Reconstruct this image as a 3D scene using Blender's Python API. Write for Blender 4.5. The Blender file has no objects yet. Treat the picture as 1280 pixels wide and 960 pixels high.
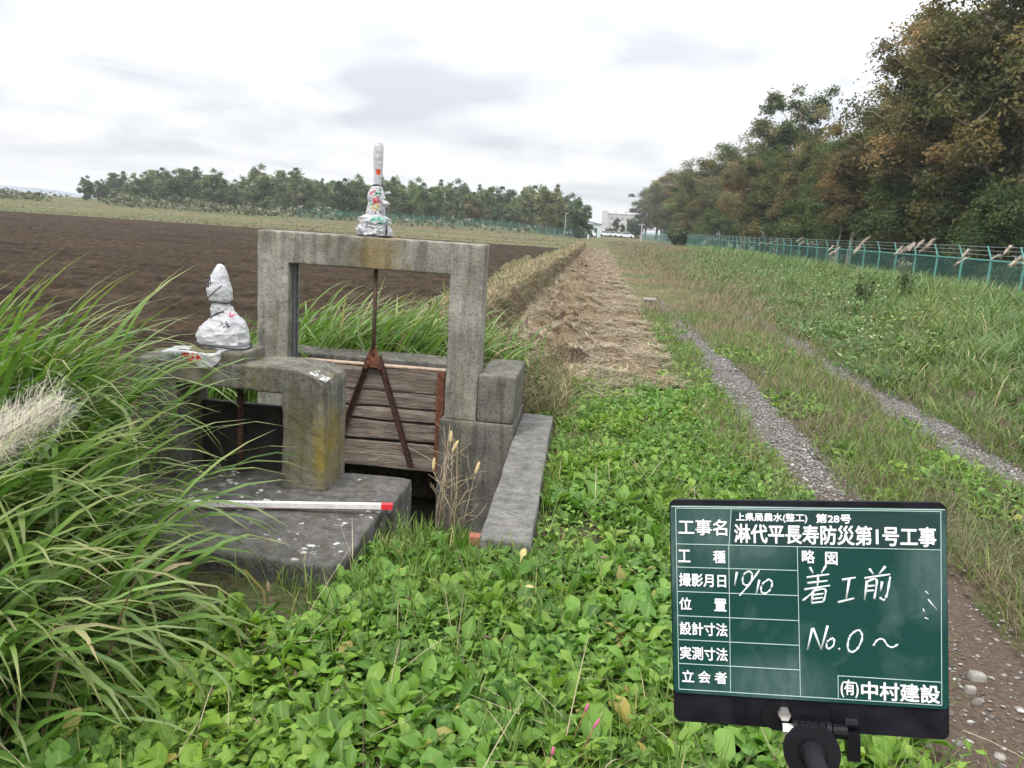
import bpy, bmesh, math, random
import numpy as np
from mathutils import Vector, Matrix

SC = bpy.context.scene
COL = SC.collection
RNG = np.random.default_rng(7)
random.seed(7)

# ------------------------------------------------------------------ camera
H = 1.5
YAW, PITCH, ROLL = math.radians(5.178283), math.radians(11.220418), math.radians(3.7)
d_ = np.array([-math.sin(YAW) * math.cos(PITCH), math.cos(YAW) * math.cos(PITCH), -math.sin(PITCH)])
r0 = np.array([math.cos(YAW), math.sin(YAW), 0.0])
u0 = np.cross(r0, d_)
CR = r0 * math.cos(ROLL) + u0 * math.sin(ROLL)
CU = np.cross(CR, d_)
cam_d = bpy.data.cameras.new('camera')
cam_d.sensor_width = 36.0
cam_d.lens = 36.0 * 1000 / 1280
cam_d.clip_start = 0.02
cam_d.clip_end = 6000
cam = bpy.data.objects.new('camera', cam_d)
COL.objects.link(cam)
M = Matrix.Identity(4)
for i in range(3):
    M[i][0], M[i][1], M[i][2] = CR[i], CU[i], -d_[i]
M[2][3] = H
cam.matrix_world = M
SC.camera = cam


def at(px, py, z=None, Y=None, X=None):
    """point of the place seen at a pixel of the 1280x960 photograph (used to survey positions)"""
    v = d_ + CR * (px - 640) / 1000 - CU * (py - 480) / 1000
    t = (z - H) / v[2] if z is not None else (Y / v[1] if Y is not None else X / v[0])
    return np.array([0, 0, H]) + t * v


# ------------------------------------------------------------------ world, sun, exposure
SUN_EL, SUN_AZ = math.radians(52), math.radians(215)
w = bpy.data.worlds.new('World')
SC.world = w
w.use_nodes = True
nt = w.node_tree
nt.nodes.clear()


def N(tree, typ, **kw):
    n = tree.nodes.new(typ)
    for k, v in kw.items():
        if k == 'inp':
            for a, b in v.items():
                n.inputs[a].default_value = b
        else:
            setattr(n, k, v)
    return n


wo = N(nt, 'ShaderNodeOutputWorld')
bg = N(nt, 'ShaderNodeBackground', inp={'Strength': 0.1})
sky = N(nt, 'ShaderNodeTexSky', sky_type='NISHITA')
sky.sun_disc = False
sky.sun_elevation = SUN_EL
sky.sun_rotation = SUN_AZ
sky.dust_density = 2.0
tc = N(nt, 'ShaderNodeTexCoord')
sep = N(nt, 'ShaderNodeSeparateXYZ')
nt.links.new(tc.outputs['Generated'], sep.inputs[0])


def wm(op, a, b=None, c=None):
    n = N(nt, 'ShaderNodeMath', operation=op)
    for i, v in enumerate((a, b, c)):
        if v is None:
            continue
        if isinstance(v, (int, float)):
            n.inputs[i].default_value = v
        else:
            nt.links.new(v, n.inputs[i])
    return n.outputs[0]


zz = wm('MAXIMUM', sep.outputs[2], 0.0)
den = wm('ADD', zz, 0.17)
cx = wm('DIVIDE', sep.outputs[0], den)
cy = wm('DIVIDE', sep.outputs[1], den)
cmb = N(nt, 'ShaderNodeCombineXYZ', inp={2: 0.3})
nt.links.new(cx, cmb.inputs[0])
nt.links.new(cy, cmb.inputs[1])
ns = N(nt, 'ShaderNodeTexNoise', inp={'Scale': 1.5, 'Detail': 6.0, 'Roughness': 0.5, 'Distortion': 0.3})
nt.links.new(cmb.outputs[0], ns.inputs['Vector'])
ramp = N(nt, 'ShaderNodeValToRGB')
ramp.color_ramp.elements[0].position = 0.36
ramp.color_ramp.elements[0].color = (0.67, 0.69, 0.75, 1)
ramp.color_ramp.elements[1].position = 0.57
ramp.color_ramp.elements[1].color = (.99, .995, 1.01, 1)
nt.links.new(ns.outputs['Fac'], ramp.inputs[0])
gr = wm('MULTIPLY_ADD', wm('POWER', zz, 1.5), 19.0, 5.3)            # overcast sky: the zenith is brighter than the horizon
vm = N(nt, 'ShaderNodeVectorMath', operation='SCALE')
nt.links.new(ramp.outputs[0], vm.inputs[0])
nt.links.new(gr, vm.inputs['Scale'])
mx = N(nt, 'ShaderNodeMix', data_type='RGBA')
mx.inputs['Factor'].default_value = 0.93
nt.links.new(sky.outputs[0], mx.inputs['A'])
nt.links.new(vm.outputs[0], mx.inputs['B'])
nt.links.new(mx.outputs['Result'], bg.inputs['Color'])
nt.links.new(bg.outputs[0], wo.inputs[0])

sl = bpy.data.lights.new('sun', 'SUN')
sl.energy = 1.5
sl.angle = math.radians(22)
sl.color = (1.0, 0.965, 0.91)
so = bpy.data.objects.new('sun', sl)
COL.objects.link(so)
sd = Vector((math.sin(SUN_AZ) * math.cos(SUN_EL), math.cos(SUN_AZ) * math.cos(SUN_EL), math.sin(SUN_EL)))
so.rotation_euler = sd.to_track_quat('Z', 'Y').to_euler()

SC.view_settings.view_transform = 'Standard'
SC.view_settings.look = 'None'
SC.view_settings.gamma = 1
SC.view_settings.exposure = 0.86
SC.view_settings.use_curve_mapping = False
SC.render.engine = 'CYCLES'
cy_ = SC.cycles
cy_.max_bounces = 6
cy_.diffuse_bounces = 3
cy_.glossy_bounces = 2
cy_.transmission_bounces = 3
cy_.transparent_max_bounces = 14
cy_.use_denoising = True
cy_.sample_clamp_indirect = 6


# ------------------------------------------------------------------ noise
def _hash(ix, iy, s):
    h = (ix.astype(np.int64) * 374761393 + iy.astype(np.int64) * 668265263 + s * 1442695) & 0x7fffffff
    h = ((h ^ (h >> 13)) * 1274126177) & 0x7fffffff
    return ((h ^ (h >> 16)) & 0xffff) / 65535.0


def vn(x, y, s=0):
    x = np.asarray(x, float)
    y = np.asarray(y, float)
    ix, iy = np.floor(x), np.floor(y)
    fx, fy = x - ix, y - iy
    fx = fx * fx * (3 - 2 * fx)
    fy = fy * fy * (3 - 2 * fy)
    a = _hash(ix, iy, s) * (1 - fx) + _hash(ix + 1, iy, s) * fx
    b = _hash(ix, iy + 1, s) * (1 - fx) + _hash(ix + 1, iy + 1, s) * fx
    return a * (1 - fy) + b * fy


def fbm(x, y, s=0, o=3):
    t, a, n = 0, 1, 0
    for k in range(o):
        t = t + a * vn(x * 2 ** k, y * 2 ** k, s + k * 17)
        n += a
        a *= 0.5
    return t / n


def vn3(P, f, s=0):
    return (vn(P[:, 0] * f + P[:, 2] * f * 0.71, P[:, 1] * f - P[:, 2] * f * 0.53, s) + vn(P[:, 1] * f + 31.7, P[:, 2] * f + P[:, 0] * f * 0.6, s + 5)) / 2 * 2 - 1


def ss(a, b, x):
    t = np.clip((np.asarray(x, float) - a) / (b - a), 0, 1)
    return t * t * (3 - 2 * t)


def bund_c(y):
    return -1.58 + 0.42 * ss(10, 52, y) + 0.07 * (vn(np.asarray(y) * 0.4, 0 * np.asarray(y), 3) - .5)


def hgt(x, y, pits=True):
    x = np.asarray(x, float)
    y = np.asarray(y, float)
    near = 1 - ss(20, 40, np.hypot(x, y))
    z = 0.05 * (vn(x * 1.1, y * 1.1, 1) - .5) * near + 0.025 * (vn(x * 4, y * 4, 2) - .5) * near
    z = z - 0.12 * ss(-2.1, -2.8, x) * ss(5.0, 7, y)
    c = bund_c(y)
    prof = ss(c - 0.65, c - 0.2, x) * (1 - ss(c + 0.26, c + 0.42, x))
    z = z + prof * (0.46 + 0.2 * (fbm(x * 2.2, y * 2.2, 9) - .5)) * ss(7.2, 8.6, y) * (1 - ss(70, 80, y))
    z = z - 0.04 * (ss(1.25, 1.45, x) - ss(1.85, 2.05, x)) - 0.04 * (ss(2.8, 2.95, x) - ss(3.25, 3.45, x))
    z = z + 0.14 * ss(3.5, 6, x) * (1 - ss(60, 100, y))
    z = z + 1.25 * ss(70, 190, y) * ss(-2, -22, x)
    z = z - 0.3 * ss(-1.25, -1.7, x) * (1 - ss(2.6, 2.95, y))
    if pits:
        e = 0.03
        def box(x0, x1, y0, y1):
            return ss(x0 - e, x0 + e, x) * (1 - ss(x1 - e, x1 + e, x)) * ss(y0 - e, y0 + e, y) * (1 - ss(y1 - e, y1 + e, y))
        p = box(-2.40, -0.44, 4.06, 5.9)
        z = z * (1 - p) + p * (-0.85)
        p2 = box(-1.05, -0.44, 3.1, 4.06)
        z = z - p2 * (0.06 + 0.55 * ss(3.55, 4.06, y))
    return z


# ------------------------------------------------------------------ mesh helpers
def link(name, me, m=None, parent=None, smooth=False):
    o = bpy.data.objects.new(name, me)
    COL.objects.link(o)
    if m is not None:
        me.materials.append(m)
    if smooth:
        me.polygons.foreach_set('use_smooth', np.ones(len(me.polygons), bool))
    if parent is not None:
        o.parent = parent
    return o


def mesh_np(name, V, Fq, m=None, parent=None, attr=None, smooth=False):
    """V (n,3); Fq: list of (k,c) index arrays (tris and quads)"""
    me = bpy.data.meshes.new(name)
    V = np.asarray(V, np.float32)
    me.vertices.add(len(V))
    me.vertices.foreach_set('co', V.ravel())
    if not isinstance(Fq, (list, tuple)):
        Fq = [Fq]
    idx = np.concatenate([f.ravel() for f in Fq]).astype(np.int32)
    tot = np.concatenate([np.full(len(f), f.shape[1]) for f in Fq]).astype(np.int32)
    st = np.concatenate([[0], np.cumsum(tot)[:-1]]).astype(np.int32)
    me.loops.add(len(idx))
    me.loops.foreach_set('vertex_index', idx)
    me.polygons.add(len(tot))
    me.polygons.foreach_set('loop_start', st)
    me.polygons.foreach_set('loop_total', tot)
    me.update(calc_edges=True)
    if attr:
        for k, a in attr.items():
            at_ = me.attributes.new(k, 'FLOAT', 'POINT')
            at_.data.foreach_set('value', np.asarray(a, np.float32))
    return link(name, me, m, parent, smooth)


class MB:
    """collects rigid shapes into one mesh"""
    def __init__(s):
        s.V, s.F, s.n = [], [], 0

    def add(s, V, F):
        V = np.asarray(V, float)
        s.V.append(V)
        for f in F:
            s.F.append([i + s.n for i in f])
        s.n += len(V)
        return s

    def box(s, x0, x1, y0, y1, z0, z1):
        V = [(x0, y0, z0), (x1, y0, z0), (x1, y1, z0), (x0, y1, z0), (x0, y0, z1), (x1, y0, z1), (x1, y1, z1), (x0, y1, z1)]
        F = [(0, 3, 2, 1), (4, 5, 6, 7), (0, 1, 5, 4), (1, 2, 6, 5), (2, 3, 7, 6), (3, 0, 4, 7)]
        return s.add(V, F)

    def tube(s, pts, r, n=8, caps=True):
        pts = [np.asarray(p, float) for p in pts]
        if not hasattr(r, '__len__'):
            r = [r] * len(pts)
        V, F = [], []
        for i, p in enumerate(pts):
            a = pts[max(i - 1, 0)]
            b = pts[min(i + 1, len(pts) - 1)]
            t = b - a
            t = t / (np.linalg.norm(t) + 1e-9)
            up = np.array([0, 0, 1.0]) if abs(t[2]) < 0.9 else np.array([1.0, 0, 0])
            e1 = np.cross(t, up)
            e1 /= np.linalg.norm(e1)
            e2 = np.cross(t, e1)
            for k in range(n):
                an = 2 * math.pi * k / n
                V.append(p + r[i] * (math.cos(an) * e1 + math.sin(an) * e2))
        for i in range(len(pts) - 1):
            for k in range(n):
                F.append((i * n + k, i * n + (k + 1) % n, (i + 1) * n + (k + 1) % n, (i + 1) * n + k))
        if caps:
            F.append(tuple(range(n))[::-1])
            F.append(tuple((len(pts) - 1) * n + k for k in range(n)))
        return s.add(V, F)

    def prism(s, poly, axis_pts, ):
        """poly: list of (x,z); axis_pts: (y0,y1)"""
        n = len(poly)
        V = [(p[0], axis_pts[0], p[1]) for p in poly] + [(p[0], axis_pts[1], p[1]) for p in poly]
        F = [tuple(range(n)), tuple(range(2 * n - 1, n - 1, -1))]
        for k in range(n):
            F.append((k, n + k, n + (k + 1) % n, (k + 1) % n))
        return s.add(V, F)

    def build(s, name, m, parent=None, smooth=False):
        me = bpy.data.meshes.new(name)
        me.from_pydata(np.concatenate(s.V).tolist(), [], s.F)
        me.update()
        bm = bmesh.new()
        bm.from_mesh(me)
        bmesh.ops.recalc_face_normals(bm, faces=bm.faces)
        bm.to_mesh(me)
        bm.free()
        return link(name, me, m, parent, smooth)


def rbox(x0, x1, y0, y1, z0, z1, bev=0.015, res=0.04, rough=0.004, seed=0, fn=None):
    """a box with rounded worn edges and a slightly uneven skin"""
    c = np.array([(x0 + x1) / 2, (y0 + y1) / 2, (z0 + z1) / 2])
    hs = np.array([(x1 - x0) / 2, (y1 - y0) / 2, (z1 - z0) / 2])
    def line(h):
        n = max(2, int(2 * (h - bev) / res))
        inner = np.linspace(-(h - bev), h - bev, n + 1)
        return np.concatenate([[-h, -h + bev * .35], inner, [h - bev * .35, h]])
    L = [line(h) for h in hs]
    V, F, n0 = [], [], 0
    for ax in range(3):
        a, b = [(1, 2), (2, 0), (0, 1)][ax]
        for sg in (-1, 1):
            A, B = np.meshgrid(L[a], L[b], indexing='ij')
            P = np.zeros(A.shape + (3,))
            P[..., a] = A
            P[..., b] = B
            P[..., ax] = sg * hs[ax]
            na, nb = A.shape
            I = np.arange(na * nb).reshape(na, nb) + n0
            q = np.stack([I[:-1, :-1], I[1:, :-1], I[1:, 1:], I[:-1, 1:]], -1).reshape(-1, 4)
            if sg < 0:
                q = q[:, ::-1]
            V.append(P.reshape(-1, 3))
            F.append(q)
            n0 += na * nb
    V = np.concatenate(V)
    F = np.concatenate(F)
    q = np.clip(V, -(hs - bev), hs - bev)
    dv = V - q
    ln = np.linalg.norm(dv, axis=1, keepdims=True)
    nrm = dv / (ln + 1e-9)
    V = q + nrm * bev + c
    if rough:
        V = V + nrm * (rough * (vn3(V, 6, seed) + 0.6 * vn3(V, 22, seed + 3)))[:, None]
    if fn is not None:
        V = fn(V, nrm)
    key = np.round(V, 5)
    _, ix, inv = np.unique(key, axis=0, return_index=True, return_inverse=True)
    inv = inv.ravel()
    return V[ix], inv[F]


def empty(name, loc=(0, 0, 0)):
    o = bpy.data.objects.new(name, None)
    o.empty_display_size = 0.1
    COL.objects.link(o)
    o.location = loc
    return o


def tag(o, label=None, cat=None, group=None, kind=None):
    for k, v in (('label', label), ('category', cat), ('group', group), ('kind', kind)):
        if v:
            o[k] = v
    return o


def keep(o, parent):
    """parent without moving: the mesh was made in world coordinates"""
    o.parent = parent
    o.matrix_parent_inverse = Matrix.Translation(-Vector(parent.location))
    return o


# ------------------------------------------------------------------ materials
def new_mat(name):
    m = bpy.data.materials.new(name)
    m.use_nodes = True
    t = m.node_tree
    t.nodes.clear()
    out = N(t, 'ShaderNodeOutputMaterial')
    b = N(t, 'ShaderNodeBsdfPrincipled')
    t.links.new(b.outputs[0], out.inputs[0])
    return m, t, b, out


def L(t, a, b):
    t.links.new(a, b)


def noise(t, vec, scale, detail=4, rough=.55, dist=0.0):
    n = N(t, 'ShaderNodeTexNoise', inp={'Scale': scale, 'Detail': detail, 'Roughness': rough, 'Distortion': dist})
    if vec is not None:
        L(t, vec, n.inputs['Vector'])
    return n.outputs['Fac']


def rampn(t, fac, stops):
    r = N(t, 'ShaderNodeValToRGB')
    e = r.color_ramp.elements
    while len(e) < len(stops):
        e.new(0.5)
    for k, (p, c) in enumerate(stops):
        e[k].position = p
        e[k].color = (c[0], c[1], c[2], 1) if hasattr(c, '__len__') else (c, c, c, 1)
    L(t, fac, r.inputs[0])
    return r.outputs[0]


def mixc(t, fac, a, b, blend='MIX'):
    n = N(t, 'ShaderNodeMix', data_type='RGBA', blend_type=blend)
    for k, v in (('Factor', fac), ('A', a), ('B', b)):
        if isinstance(v, (int, float)):
            n.inputs[k].default_value = v
        elif isinstance(v, tuple):
            n.inputs[k].default_value = (v[0], v[1], v[2], 1)
        else:
            L(t, v, n.inputs[k])
    return n.outputs['Result']


def mth(t, op, a, b=0.0, clamp=False):
    n = N(t, 'ShaderNodeMath', operation=op, use_clamp=clamp)
    for i, v in enumerate((a, b)):
        if isinstance(v, (int, float)):
            n.inputs[i].default_value = v
        else:
            L(t, v, n.inputs[i])
    return n.outputs[0]


def objvec(t, scale=(1, 1, 1), world=False):
    c = N(t, 'ShaderNodeNewGeometry' if world else 'ShaderNodeTexCoord')
    mp = N(t, 'ShaderNodeMapping')
    mp.inputs['Scale'].default_value = scale
    L(t, c.outputs['Position' if world else 'Object'], mp.inputs[0])
    return mp.outputs[0]


def bump(t, b, h, strength=.4, dist=.01):
    n = N(t, 'ShaderNodeBump', inp={'Strength': strength, 'Distance': dist})
    L(t, h, n.inputs['Height'])
    L(t, n.outputs[0], b.inputs['Normal'])


def blob(t, vec, c, r, edge=.5, warp=None):
    """soft mask 1 inside an ellipsoid at c with radii r"""
    mp = N(t, 'ShaderNodeMapping', vector_type='POINT')
    mp.inputs['Scale'].default_value = [1 / k for k in r]
    mp.inputs['Location'].default_value = [-c[i] / r[i] for i in range(3)]
    L(t, vec, mp.inputs[0])
    ln = N(t, 'ShaderNodeVectorMath', operation='LENGTH')
    L(t, mp.outputs[0], ln.inputs[0])
    v = ln.outputs['Value']
    if warp is not None:
        v = mth(t, 'ADD', v, warp)
    return mth(t, 'SUBTRACT', 1 + edge, v, clamp=True)


def leaf_mat(name, stops, tip=None, midrib=None, trans=.35, rough=.5, objcol=False, patch=None, patch_scale=.8, spec=.3, trc=(1.0, 1.15, .6)):
    m, t, b, out = new_mat(name)
    a = N(t, 'ShaderNodeAttribute', attribute_name='var')
    c = rampn(t, a.outputs['Fac'], stops)
    if tip is not None:
        tt = N(t, 'ShaderNodeAttribute', attribute_name='t')
        f = rampn(t, tt.outputs['Fac'], [(0.72, 0), (1.0, 1)])
        f = mth(t, 'MULTIPLY', f, mth(t, 'GREATER_THAN', noise(t, None, 3.1), .5) if False else a.outputs['Fac'])
        c = mixc(t, f, c, tip)
    if midrib is not None:
        am = N(t, 'ShaderNodeAttribute', attribute_name='mid')
        c = mixc(t, mth(t, 'MULTIPLY', rampn(t, am.outputs['Fac'], [(.80, 0), (.97, 1)]), .55), c, midrib)
    if patch is not None:
        n = noise(t, objvec(t, world=True), patch_scale, 3)
        f = rampn(t, n, [(.45, 0), (.62, 1)])
        c = mixc(t, f, c, mixc(t, 1.0, c, patch, 'MULTIPLY'))
    if objcol:
        oi = N(t, 'ShaderNodeObjectInfo')
        c = mixc(t, 1.0, c, oi.outputs['Color'], 'MULTIPLY')
    L(t, c, b.inputs['Base Color'])
    b.inputs['Roughness'].default_value = rough
    b.inputs['Specular IOR Level'].default_value = spec
    if trans:
        tr = N(t, 'ShaderNodeBsdfTranslucent')
        L(t, mixc(t, 1.0, c, trc, 'MULTIPLY'), tr.inputs[0])
        ms = N(t, 'ShaderNodeMixShader', inp={0: trans})
        L(t, b.outputs[0], ms.inputs[1])
        L(t, tr.outputs[0], ms.inputs[2])
        L(t, ms.outputs[0], out.inputs[0])
    return m


def plain(name, col, rough=.6, metal=0, n_amt=0.0, n_scale=20, spec=.4, bmp=0):
    m, t, b, out = new_mat(name)
    b.inputs['Roughness'].default_value = rough
    b.inputs['Metallic'].default_value = metal
    b.inputs['Specular IOR Level'].default_value = spec
    if n_amt:
        n = noise(t, objvec(t), n_scale, 5)
        c = rampn(t, n, [(.3, tuple(k * (1 - n_amt) for k in col)), (.7, tuple(min(1, k * (1 + n_amt)) for k in col))])
        L(t, c, b.inputs['Base Color'])
        if bmp:
            bump(t, b, n, bmp, .004)
    else:
        b.inputs['Base Color'].default_value = (*col, 1)
    return m


def concrete(name, base=.2, lichen=.5, dark=.5, stain=None, speck=0.0, tint=(1, .96, .82)):
    m, t, b, out = new_mat(name)
    v = objvec(t, world=True)
    vz = objvec(t, (9, 9, 1.1), world=True)
    n1 = noise(t, v, 6.0, 7, .68)
    n2 = noise(t, v, 42.0, 5, .7)
    n3 = noise(t, vz, 1.6, 5, .65)
    n4 = noise(t, v, 140.0, 3, .7)
    c0 = rampn(t, n1, [(.28, tuple(base * .58 * k for k in tint)), (.5, tuple(base * k for k in tint)), (.70, tuple(base * 1.4 * k for k in tint))])
    c0 = mixc(t, mth(t, 'MULTIPLY', rampn(t, n2, [(.36, 1), (.52, 0)]), .5), c0, (base * .28, base * .27, base * .23))
    c0 = mixc(t, mth(t, 'MULTIPLY', rampn(t, n4, [(.54, 0), (.66, 1)]), .35), c0, (base * 2.1, base * 2.05, base * 1.9))
    c0 = mixc(t, mth(t, 'MULTIPLY', rampn(t, n3, [(.41, 1), (.53, 0)]), dark), c0, (.040, .037, .028))
    li = rampn(t, noise(t, vz, .75, 4, .6), [(.50, 0), (.66, 1)])
    c0 = mixc(t, mth(t, 'MULTIPLY', mth(t, 'MULTIPLY', li, rampn(t, n2, [(.35, .3), (.6, 1)])), lichen), c0, (.115, .10, .028))
    if stain:
        wv = mth(t, 'MULTIPLY', mth(t, 'SUBTRACT', n1, .5), 1.6)
        for (sc_, sr, scol, amt) in stain:
            f = blob(t, v, sc_, sr, .3, wv)
            f = mth(t, 'MULTIPLY', f, rampn(t, n2, [(.30, .35), (.55, 1)]))
            c0 = mixc(t, mth(t, 'MULTIPLY', f, amt), c0, scol)
    pv = N(t, 'ShaderNodeTexVoronoi', inp={'Scale': 60.0})
    L(t, v, pv.inputs['Vector'])
    pore = mth(t, 'MULTIPLY', rampn(t, pv.outputs['Distance'], [(.10, 1), (.2, 0)]), rampn(t, noise(t, v, 9, 2), [(.46, 0), (.56, 1)]))
    c0 = mixc(t, mth(t, 'MULTIPLY', pore, .8), c0, (.02, .019, .016))
    if speck:
        wvv = N(t, 'ShaderNodeVectorMath', operation='ADD')
        L(t, v, wvv.inputs[0])
        cmb_ = N(t, 'ShaderNodeTexNoise', inp={'Scale': 30.0})
        L(t, v, cmb_.inputs['Vector'])
        sc2 = N(t, 'ShaderNodeVectorMath', operation='SCALE')
        sc2.inputs['Scale'].default_value = .06
        L(t, cmb_.outputs['Color'], sc2.inputs[0])
        L(t, sc2.outputs[0], wvv.inputs[1])
        vo = N(t, 'ShaderNodeTexVoronoi', inp={'Scale': 24.0})
        L(t, wvv.outputs[0], vo.inputs['Vector'])
        sp = rampn(t, vo.outputs['Distance'], [(.22, 1), (.40, 0)])
        pm = rampn(t, noise(t, v, 3.6, 3), [(.50, 0), (.56, 1)])
        rnd = mth(t, 'GREATER_THAN', vo.outputs['Color'], .62)
        c0 = mixc(t, mth(t, 'MULTIPLY', mth(t, 'MULTIPLY', mth(t, 'MULTIPLY', sp, pm), rnd), speck), c0, (.55, .55, .52))
    L(t, c0, b.inputs['Base Color'])
    b.inputs['Roughness'].default_value = .92
    b.inputs['Specular IOR Level'].default_value = .15
    h = mth(t, 'ADD', mth(t, 'MULTIPLY', n1, .8), mth(t, 'MULTIPLY', n4, .35))
    h = mth(t, 'SUBTRACT', mth(t, 'ADD', h, mth(t, 'MULTIPLY', n2, .5)), mth(t, 'MULTIPLY', pore, .6))
    bump(t, b, h, .9, .016)
    return m


# ------------------------------------------------------------------ foliage generators
def blades(name, base, az, lean, curl, length, width, m, S=5, var=None, parent=None, prof=None, twist=.7, cp=1.3):
    """ribbons that start at base, lean and curl over. one mesh."""
    n = len(base)
    t = np.linspace(0, 1, S + 1)
    ang = lean[:, None] + curl[:, None] * t[None, :] ** cp
    ds = length[:, None] / S
    hx = np.concatenate([np.zeros((n, 1)), np.cumsum(np.sin((ang[:, 1:] + ang[:, :-1]) / 2) * ds, 1)], 1)
    hz = np.concatenate([np.zeros((n, 1)), np.cumsum(np.cos((ang[:, 1:] + ang[:, :-1]) / 2) * ds, 1)], 1)
    d = np.stack([np.cos(az), np.sin(az)], 1)
    P = np.zeros((n, S + 1, 3))
    P[..., 0] = base[:, None, 0] + d[:, None, 0] * hx
    P[..., 1] = base[:, None, 1] + d[:, None, 1] * hx
    P[..., 2] = base[:, None, 2] + hz
    pr = np.interp(t, [0, .15, .5, .8, 1], prof or [.55, .9, 1, .7, .04])
    wd = width[:, None] * pr[None, :] / 2
    tw = RNG.uniform(-twist, twist, n)
    s = np.stack([-np.sin(az + tw), np.cos(az + tw)], 1)
    A = P.copy()
    B = P.copy()
    A[..., :2] += s[:, None, :] * wd[..., None]
    B[..., :2] -= s[:, None, :] * wd[..., None]
    V = np.stack([A, B], 2).reshape(-1, 3)
    i0 = (np.arange(n) * (S + 1) * 2)[:, None] + (np.arange(S) * 2)[None, :]
    F = np.stack([i0, i0 + 1, i0 + 3, i0 + 2], -1).reshape(-1, 4)
    if var is None:
        var = RNG.random(n)
    va = np.repeat(var, (S + 1) * 2)
    ta = np.tile(np.repeat(t, 2), n)
    return mesh_np(name, V, F, m, parent, {'var': va, 't': ta}, smooth=True)


# leaf template: obovate, folded along the midrib, arching; lies along +y
def leaf_template(rows=7, wide=.42, petiole=.25):
    t = np.linspace(0, 1, rows + 1)
    wpro = np.interp(t, [0, petiole, petiole + .12, .62, .80, .92, 1], [.05, .07, .22, .48, .50, .38, .10]) * wide * 2
    V, T = [], []
    for k, tt in enumerate(t):
        zc = 0.0
        for sx in (-1, 0, 1):
            V.append((sx * wpro[k] / 2, tt, zc + abs(sx) * wpro[k] * .16))
            T.append(tt)
    F = []
    for k in range(rows):
        for c in range(2):
            a = k * 3 + c
            F.append((a, a + 1, a + 4, a + 3))
    return np.array(V), np.array(F), np.array(T)


LT = leaf_template()


def leaves(name, base, az, pitch, curl, size, m, var=None, parent=None, tmpl=None, widthmul=None):
    """broad leaves: base, heading, pitch above the horizontal at the base, downward curl"""
    TV, TF, TT = tmpl or LT
    n = len(base)
    y = TV[:, 1]
    ang = pitch[:, None] - curl[:, None] * y[None, :]
    # integrate along y rows
    uy = np.unique(np.round(y, 5))
    aU = pitch[:, None] - curl[:, None] * uy[None, :]
    dy = np.diff(uy)
    h = np.concatenate([np.zeros((n, 1)), np.cumsum(np.cos((aU[:, 1:] + aU[:, :-1]) / 2) * dy, 1)], 1)
    z = np.concatenate([np.zeros((n, 1)), np.cumsum(np.sin((aU[:, 1:] + aU[:, :-1]) / 2) * dy, 1)], 1)
    ri = np.searchsorted(uy, np.round(y, 5))
    hh = h[:, ri]
    zc = z[:, ri]
    wm_ = np.ones(n) if widthmul is None else widthmul
    side = TV[None, :, 0] * wm_[:, None] * (1 + .16 * np.sin(y[None, :] * 17 + RNG.uniform(0, 6, n)[:, None])) + .10 * RNG.normal(size=n)[:, None] * y[None, :] ** 2
    wav = 1 + .0 * side
    up = TV[None, :, 2] * RNG.uniform(-.3, 1.6, n)[:, None] + .10 * np.sin(y[None, :] * RNG.uniform(7, 14, n)[:, None] + RNG.uniform(0, 6, n)[:, None] + np.sign(TV[None, :, 0]) * 1.3) * np.abs(TV[None, :, 0]) * 3
    hh = hh - up * np.sin(ang)
    zc = zc + up * np.cos(ang)
    ca, sa = np.cos(az)[:, None], np.sin(az)[:, None]
    X = (hh * ca - side * sa) * size[:, None] + base[:, None, 0]
    Y = (hh * sa + side * ca) * size[:, None] + base[:, None, 1]
    Z = zc * size[:, None] + base[:, None, 2]
    V = np.stack([X, Y, Z], -1).reshape(-1, 3)
    F = (TF[None] + (np.arange(n) * len(TV))[:, None, None]).reshape(-1, TF.shape[1])
    if var is None:
        var = RNG.random(n)
    return mesh_np(name, V, F, m, parent, {'var': np.repeat(var, len(TV)), 't': np.tile(TT, n), 'mid': np.tile((np.abs(TV[:, 0]) < 1e-6).astype(float), n)}, smooth=True)


def diamonds(P, size, seed, out=None):
    """leaf-sized rhombs around points P, mostly turned to the light -> V,F"""
    g = np.random.default_rng(seed)
    n = len(P)
    nn = g.normal(size=(n, 3)) * .62 + np.array([0, 0, .55])
    if out is not None:
        nn = nn + .55 * out
    nn /= np.linalg.norm(nn, axis=1, keepdims=True)
    a = g.normal(size=(n, 3))
    a -= (a * nn).sum(1, keepdims=True) * nn
    a /= np.linalg.norm(a, axis=1, keepdims=True)
    b = np.cross(nn, a)
    s = size[:, None]
    V = np.stack([P - a * s * .55, P + b * s * .30 + nn * s * .08, P + a * s * .55 - nn * s * .1, P - b * s * .30 + nn * s * .08], 1).reshape(-1, 3)
    F = np.arange(4 * n).reshape(n, 4)
    return V, F


def area(n, x0, x1, y0, y1, mask=None, p=1.0, seed=None):
    """sample points, denser towards the camera (density ~ 1/y**p)"""
    u = RNG.random(n)
    if p == 1.0:
        y = y0 * (y1 / y0) ** u
    elif p == 0:
        y = y0 + (y1 - y0) * u
    else:
        q = 1 - p
        y = (y0 ** q + (y1 ** q - y0 ** q) * u) ** (1 / q)
    x = RNG.uniform(x0, x1, n)
    if mask is not None:
        k = mask(x, y)
        x, y = x[k], y[k]
    return x, y


def on_concrete(x, y, mgn=0.0):
    wing = (x > -.47 - mgn) & (x < -.17 + mgn) & (y > 3.42 - mgn) & (y < 5.95 + mgn)
    slab = (x > -3.3) & (x < -.92 + mgn) & (y > 2.98 - mgn) & (y < 4.3)
    pit = (x > -2.6) & (x < -.4) & (y > 3.95) & (y < 6.2)
    return wing | slab | pit


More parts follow.
